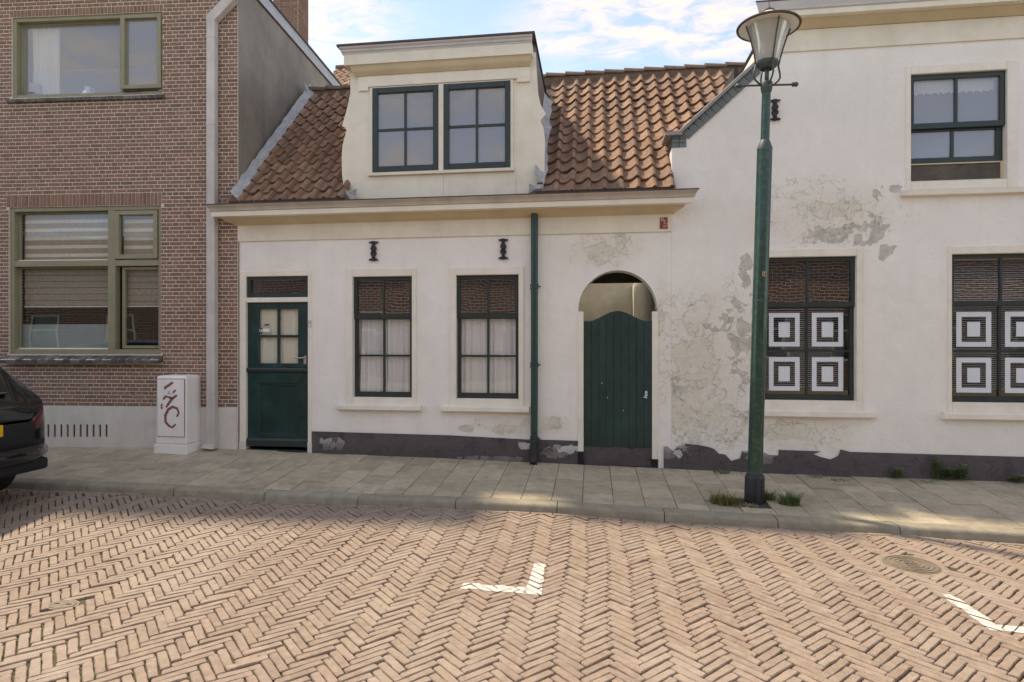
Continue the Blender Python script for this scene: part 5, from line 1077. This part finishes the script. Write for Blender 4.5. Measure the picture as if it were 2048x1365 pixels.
def leafy(px_, py_, h, stems, label, spread=.05, yy=-.05):
    X = onY(px_, py_, yy)[0]; z0 = zp(X, yy); pl = thing('wall_weed', (X, yy, z0), label, 'weed')
    for s_ in range(stems):
        sx_ = X + random.uniform(-spread, spread); top = Vector((sx_ + random.uniform(-.03, .03), yy + random.uniform(-.05, .0), z0 + h * random.uniform(.7, 1.0))); b0 = Vector((sx_, yy, z0 - .01))
        obj('stem', MB().tube([b0, (b0 + top) / 2 + Vector((random.uniform(-.01, .01), 0, 0)), top], .0025, 5), 'leaf', pl)
        m = MB(); nl = int(18 + h * 60)
        for i in range(nl):
            t = .2 + .8 * i / nl; p = b0.lerp(top, t); a = i * 2.4; L_ = random.uniform(.065, .11) * (1.15 - .5 * t); d = Vector((math.cos(a), math.sin(a) * .8, random.uniform(.1, .6))).normalized(); sd_ = d.cross(Vector((0, 0, 1))).normalized() * L_ * .16
            m.add([p, p + d * L_ * .5 + sd_, p + d * L_ + Vector((0, 0, -.008)), p + d * L_ * .5 - sd_], [(0, 1, 2, 3)])
        obj('leaves', m, 'leaf', pl)
leafy(1785, 950, .13, 2, 'small bushy weed alone against the dark plinth'); leafy(1872, 960, .30, 2, 'tallest leafy weed against the dark plinth', .03); leafy(1893, 962, .16, 3, 'low leafy weed between the taller plinth weeds', .04); leafy(1924, 962, .20, 3, 'bushy broad weed at the end of the plinth weed clump', .04); leafy(2030, 962, .09, 2, 'tiny weed by the plinth under the last window')
def litter(px_, py_, n, rad, label, m='straw'):
    X, Y = onZ(px_, py_, -.19); mb = MB()
    for i in range(n):
        x, y = X + random.gauss(0, rad), Y + random.gauss(0, .03); z = zr(x, y) + .006; a = random.uniform(-.6, .6); L_ = random.uniform(.015, .06); d = Vector((math.cos(a), math.sin(a), random.uniform(0, .25))) * L_; mb.tube([(x, y, z), tuple(Vector((x, y, z)) + d)], .0018, 4)
    tag(obj('litter', mb, m), label, 'litter', kind='stuff')
litter(1650, 1054, 45, .09, 'dry twigs and straw swept against the kerb'); litter(700, 1001, 18, .2, 'scattered dry bits in the gutter before the cottage'); litter(100, 980, 16, .25, 'scattered dry bits in the gutter behind the car')

mb = MB()
for i in range(2600):
    it = random.choice(items)
    if it[0] == 0: continue
    x, y = it[3], it[4]
    if random.random() > (.9 if (x < -.6 and y < -3) else .25): continue
    e = it[1] @ Vector((random.uniform(-.1, .1), random.choice((-1, 1)) * PW / 2, -.008))
    for k in range(random.randint(2, 5)): blade(mb, (e.x + random.gauss(0, .006), e.y + random.gauss(0, .003), e.z), random.uniform(.006, .016), random.uniform(.2, 1), random.uniform(0, 6.28), random.uniform(.0018, .004))
tag(obj('moss', mb, 'leaf_yellow'), 'olive moss and sprouts growing in the joints between road bricks', 'moss', kind='stuff')
mb = MB()
for i in range(520):
    if random.random() < .5: x = random.uniform(-7, 5); y = KF - .012 - abs(random.gauss(0, .05)); z = zr(x, y)
    elif random.random() < .5: x = random.uniform(-7, 5); y = random.uniform(-1.4, -.05); z = zp(x, y)
    else: x = random.uniform(-5, 5); y = random.uniform(-5, -1.8); z = zr(x, y)
    r_ = random.uniform(.002, .006); a = random.uniform(0, 6.28); c, d = math.cos(a) * r_, math.sin(a) * r_
    mb.add([(x + c, y + d, z), (x - d, y + c, z), (x - c, y - d, z), (x + d, y - c, z), (x, y, z + r_ * .9)], [(0, 1, 4), (1, 2, 4), (2, 3, 4), (3, 0, 4)])
tag(obj('grit', mb, 'straw'), 'scattered sand grains and grit on the pavement and road', 'grit', kind='stuff')

# ------------------------------------------------------------------ houses beyond and across the street
bk = thing('rear_house', (-5, 8, 0), 'pale tiled roof of a house standing behind the cottage', 'house')
bz1 = onY(680, 137, 9.0)[1]; bx0, bx1 = -7.2, -3.2
obj('wall', MB().box(bx0, bx1, 6.4, 11.6, 0, bz1 - 2.6), 'row_brick', bk)
m = MB(); nx, ny = 160, 12
for j in range(ny * 2):
    t = (j // 2) / ny + (.98 / ny if j % 2 else 0); zz = .02 if j % 2 == 0 else 0.0
    for i in range(nx + 1): x = bx0 + (bx1 - bx0) * i / nx; m.v.append((x, 6.2 + 2.8 * t, bz1 - 2.75 + 2.75 * t + zz * 1.6 + .03 * math.sin(2 * math.pi * (x - bx0) / .21)))
m.f = [(j * (nx + 1) + i, j * (nx + 1) + i + 1, (j + 1) * (nx + 1) + i + 1, (j + 1) * (nx + 1) + i) for j in range(ny * 2 - 1) for i in range(nx)]
r2_ = obj('roof', m, 'tile', bk, smooth='auto'); obj('back_slope', MB().add([(bx0, 9, bz1), (bx1, 9, bz1), (bx1, 11.8, bz1 - 2.75), (bx0, 11.8, bz1 - 2.75)], [(0, 1, 2, 3)]), 'tile', r2_); obj('ridge', MB().tube([(bx0, 9, bz1), (bx1, 9, bz1)], .09, 8), 'ridge', r2_)
OY = -14.0
oh = thing('opposite_house', (0, OY, 0), 'brick terrace across the street, seen only mirrored in the window panes', 'house')
ow = []
for i, xc in enumerate((-21, -18.4, -15.6, -13, -10.4, -8, -5.4, -2.6, .4, 3.2, 6, 8.6, 11.4, 14, 17)):
    ow.append((xc - .55, xc + .55, .9, 2.5)); 
obj('wall', sheet([(-24, -.3), (20, -.3), (20, 4.3), (-24, 4.3)], [rect(*q) for q in ow], OY, OY - .2), 'far_brick', oh)
for q in ow:
    wn = obj('window', MB().ring(*q, .07, .07, .07, .07, OY - .10, OY - .02).box(q[0] + .07, q[1] - .07, OY - .10, OY - .03, q[2] + (q[3] - q[2]) * .62, q[2] + (q[3] - q[2]) * .62 + .05), 'frame_white', oh); obj('pane', MB().add([(q[0], OY - .08, q[2]), (q[1], OY - .08, q[2]), (q[1], OY - .08, q[3]), (q[0], OY - .08, q[3])], [(0, 1, 2, 3)]), 'car_glass', wn)
obj('roof', MB().add([(-24, OY + .25, 4.3), (20, OY + .25, 4.3), (20, OY - 3, 5.9), (-24, OY - 3, 5.9), (20, OY - 6, 4.3), (-24, OY - 6, 4.3)], [(0, 1, 2, 3), (3, 2, 4, 5)]), 'ridge', oh)
for nm, x0, x1 in (('row_house', -16, -9.2), ('row_house', 7.25, 14)):
    h_ = thing(nm, ((x0 + x1) / 2, 0, 0), 'plain brick house continuing the row past the ' + ('brick house' if x0 < 0 else 'flaking white house'), 'house'); yy = -.3 if x0 < 0 else 0
    obj('wall', MB().box(x0, x1, yy, 5, -.3, 5.2), 'row_brick', h_); obj('roof', MB().add([(x0, yy - .2, 5.2), (x1, yy - .2, 5.2), (x1, 2.5, 7.6), (x0, 2.5, 7.6), (x1, 5.2, 5.2), (x0, 5.2, 5.2)], [(0, 1, 2, 3), (3, 2, 4, 5)]), 'ridge', h_)
opp = tag(obj('opposite_pavement', MB().box(-24, 20, OY, -9.2, -.4, -.06), 'slab'), kind='structure')
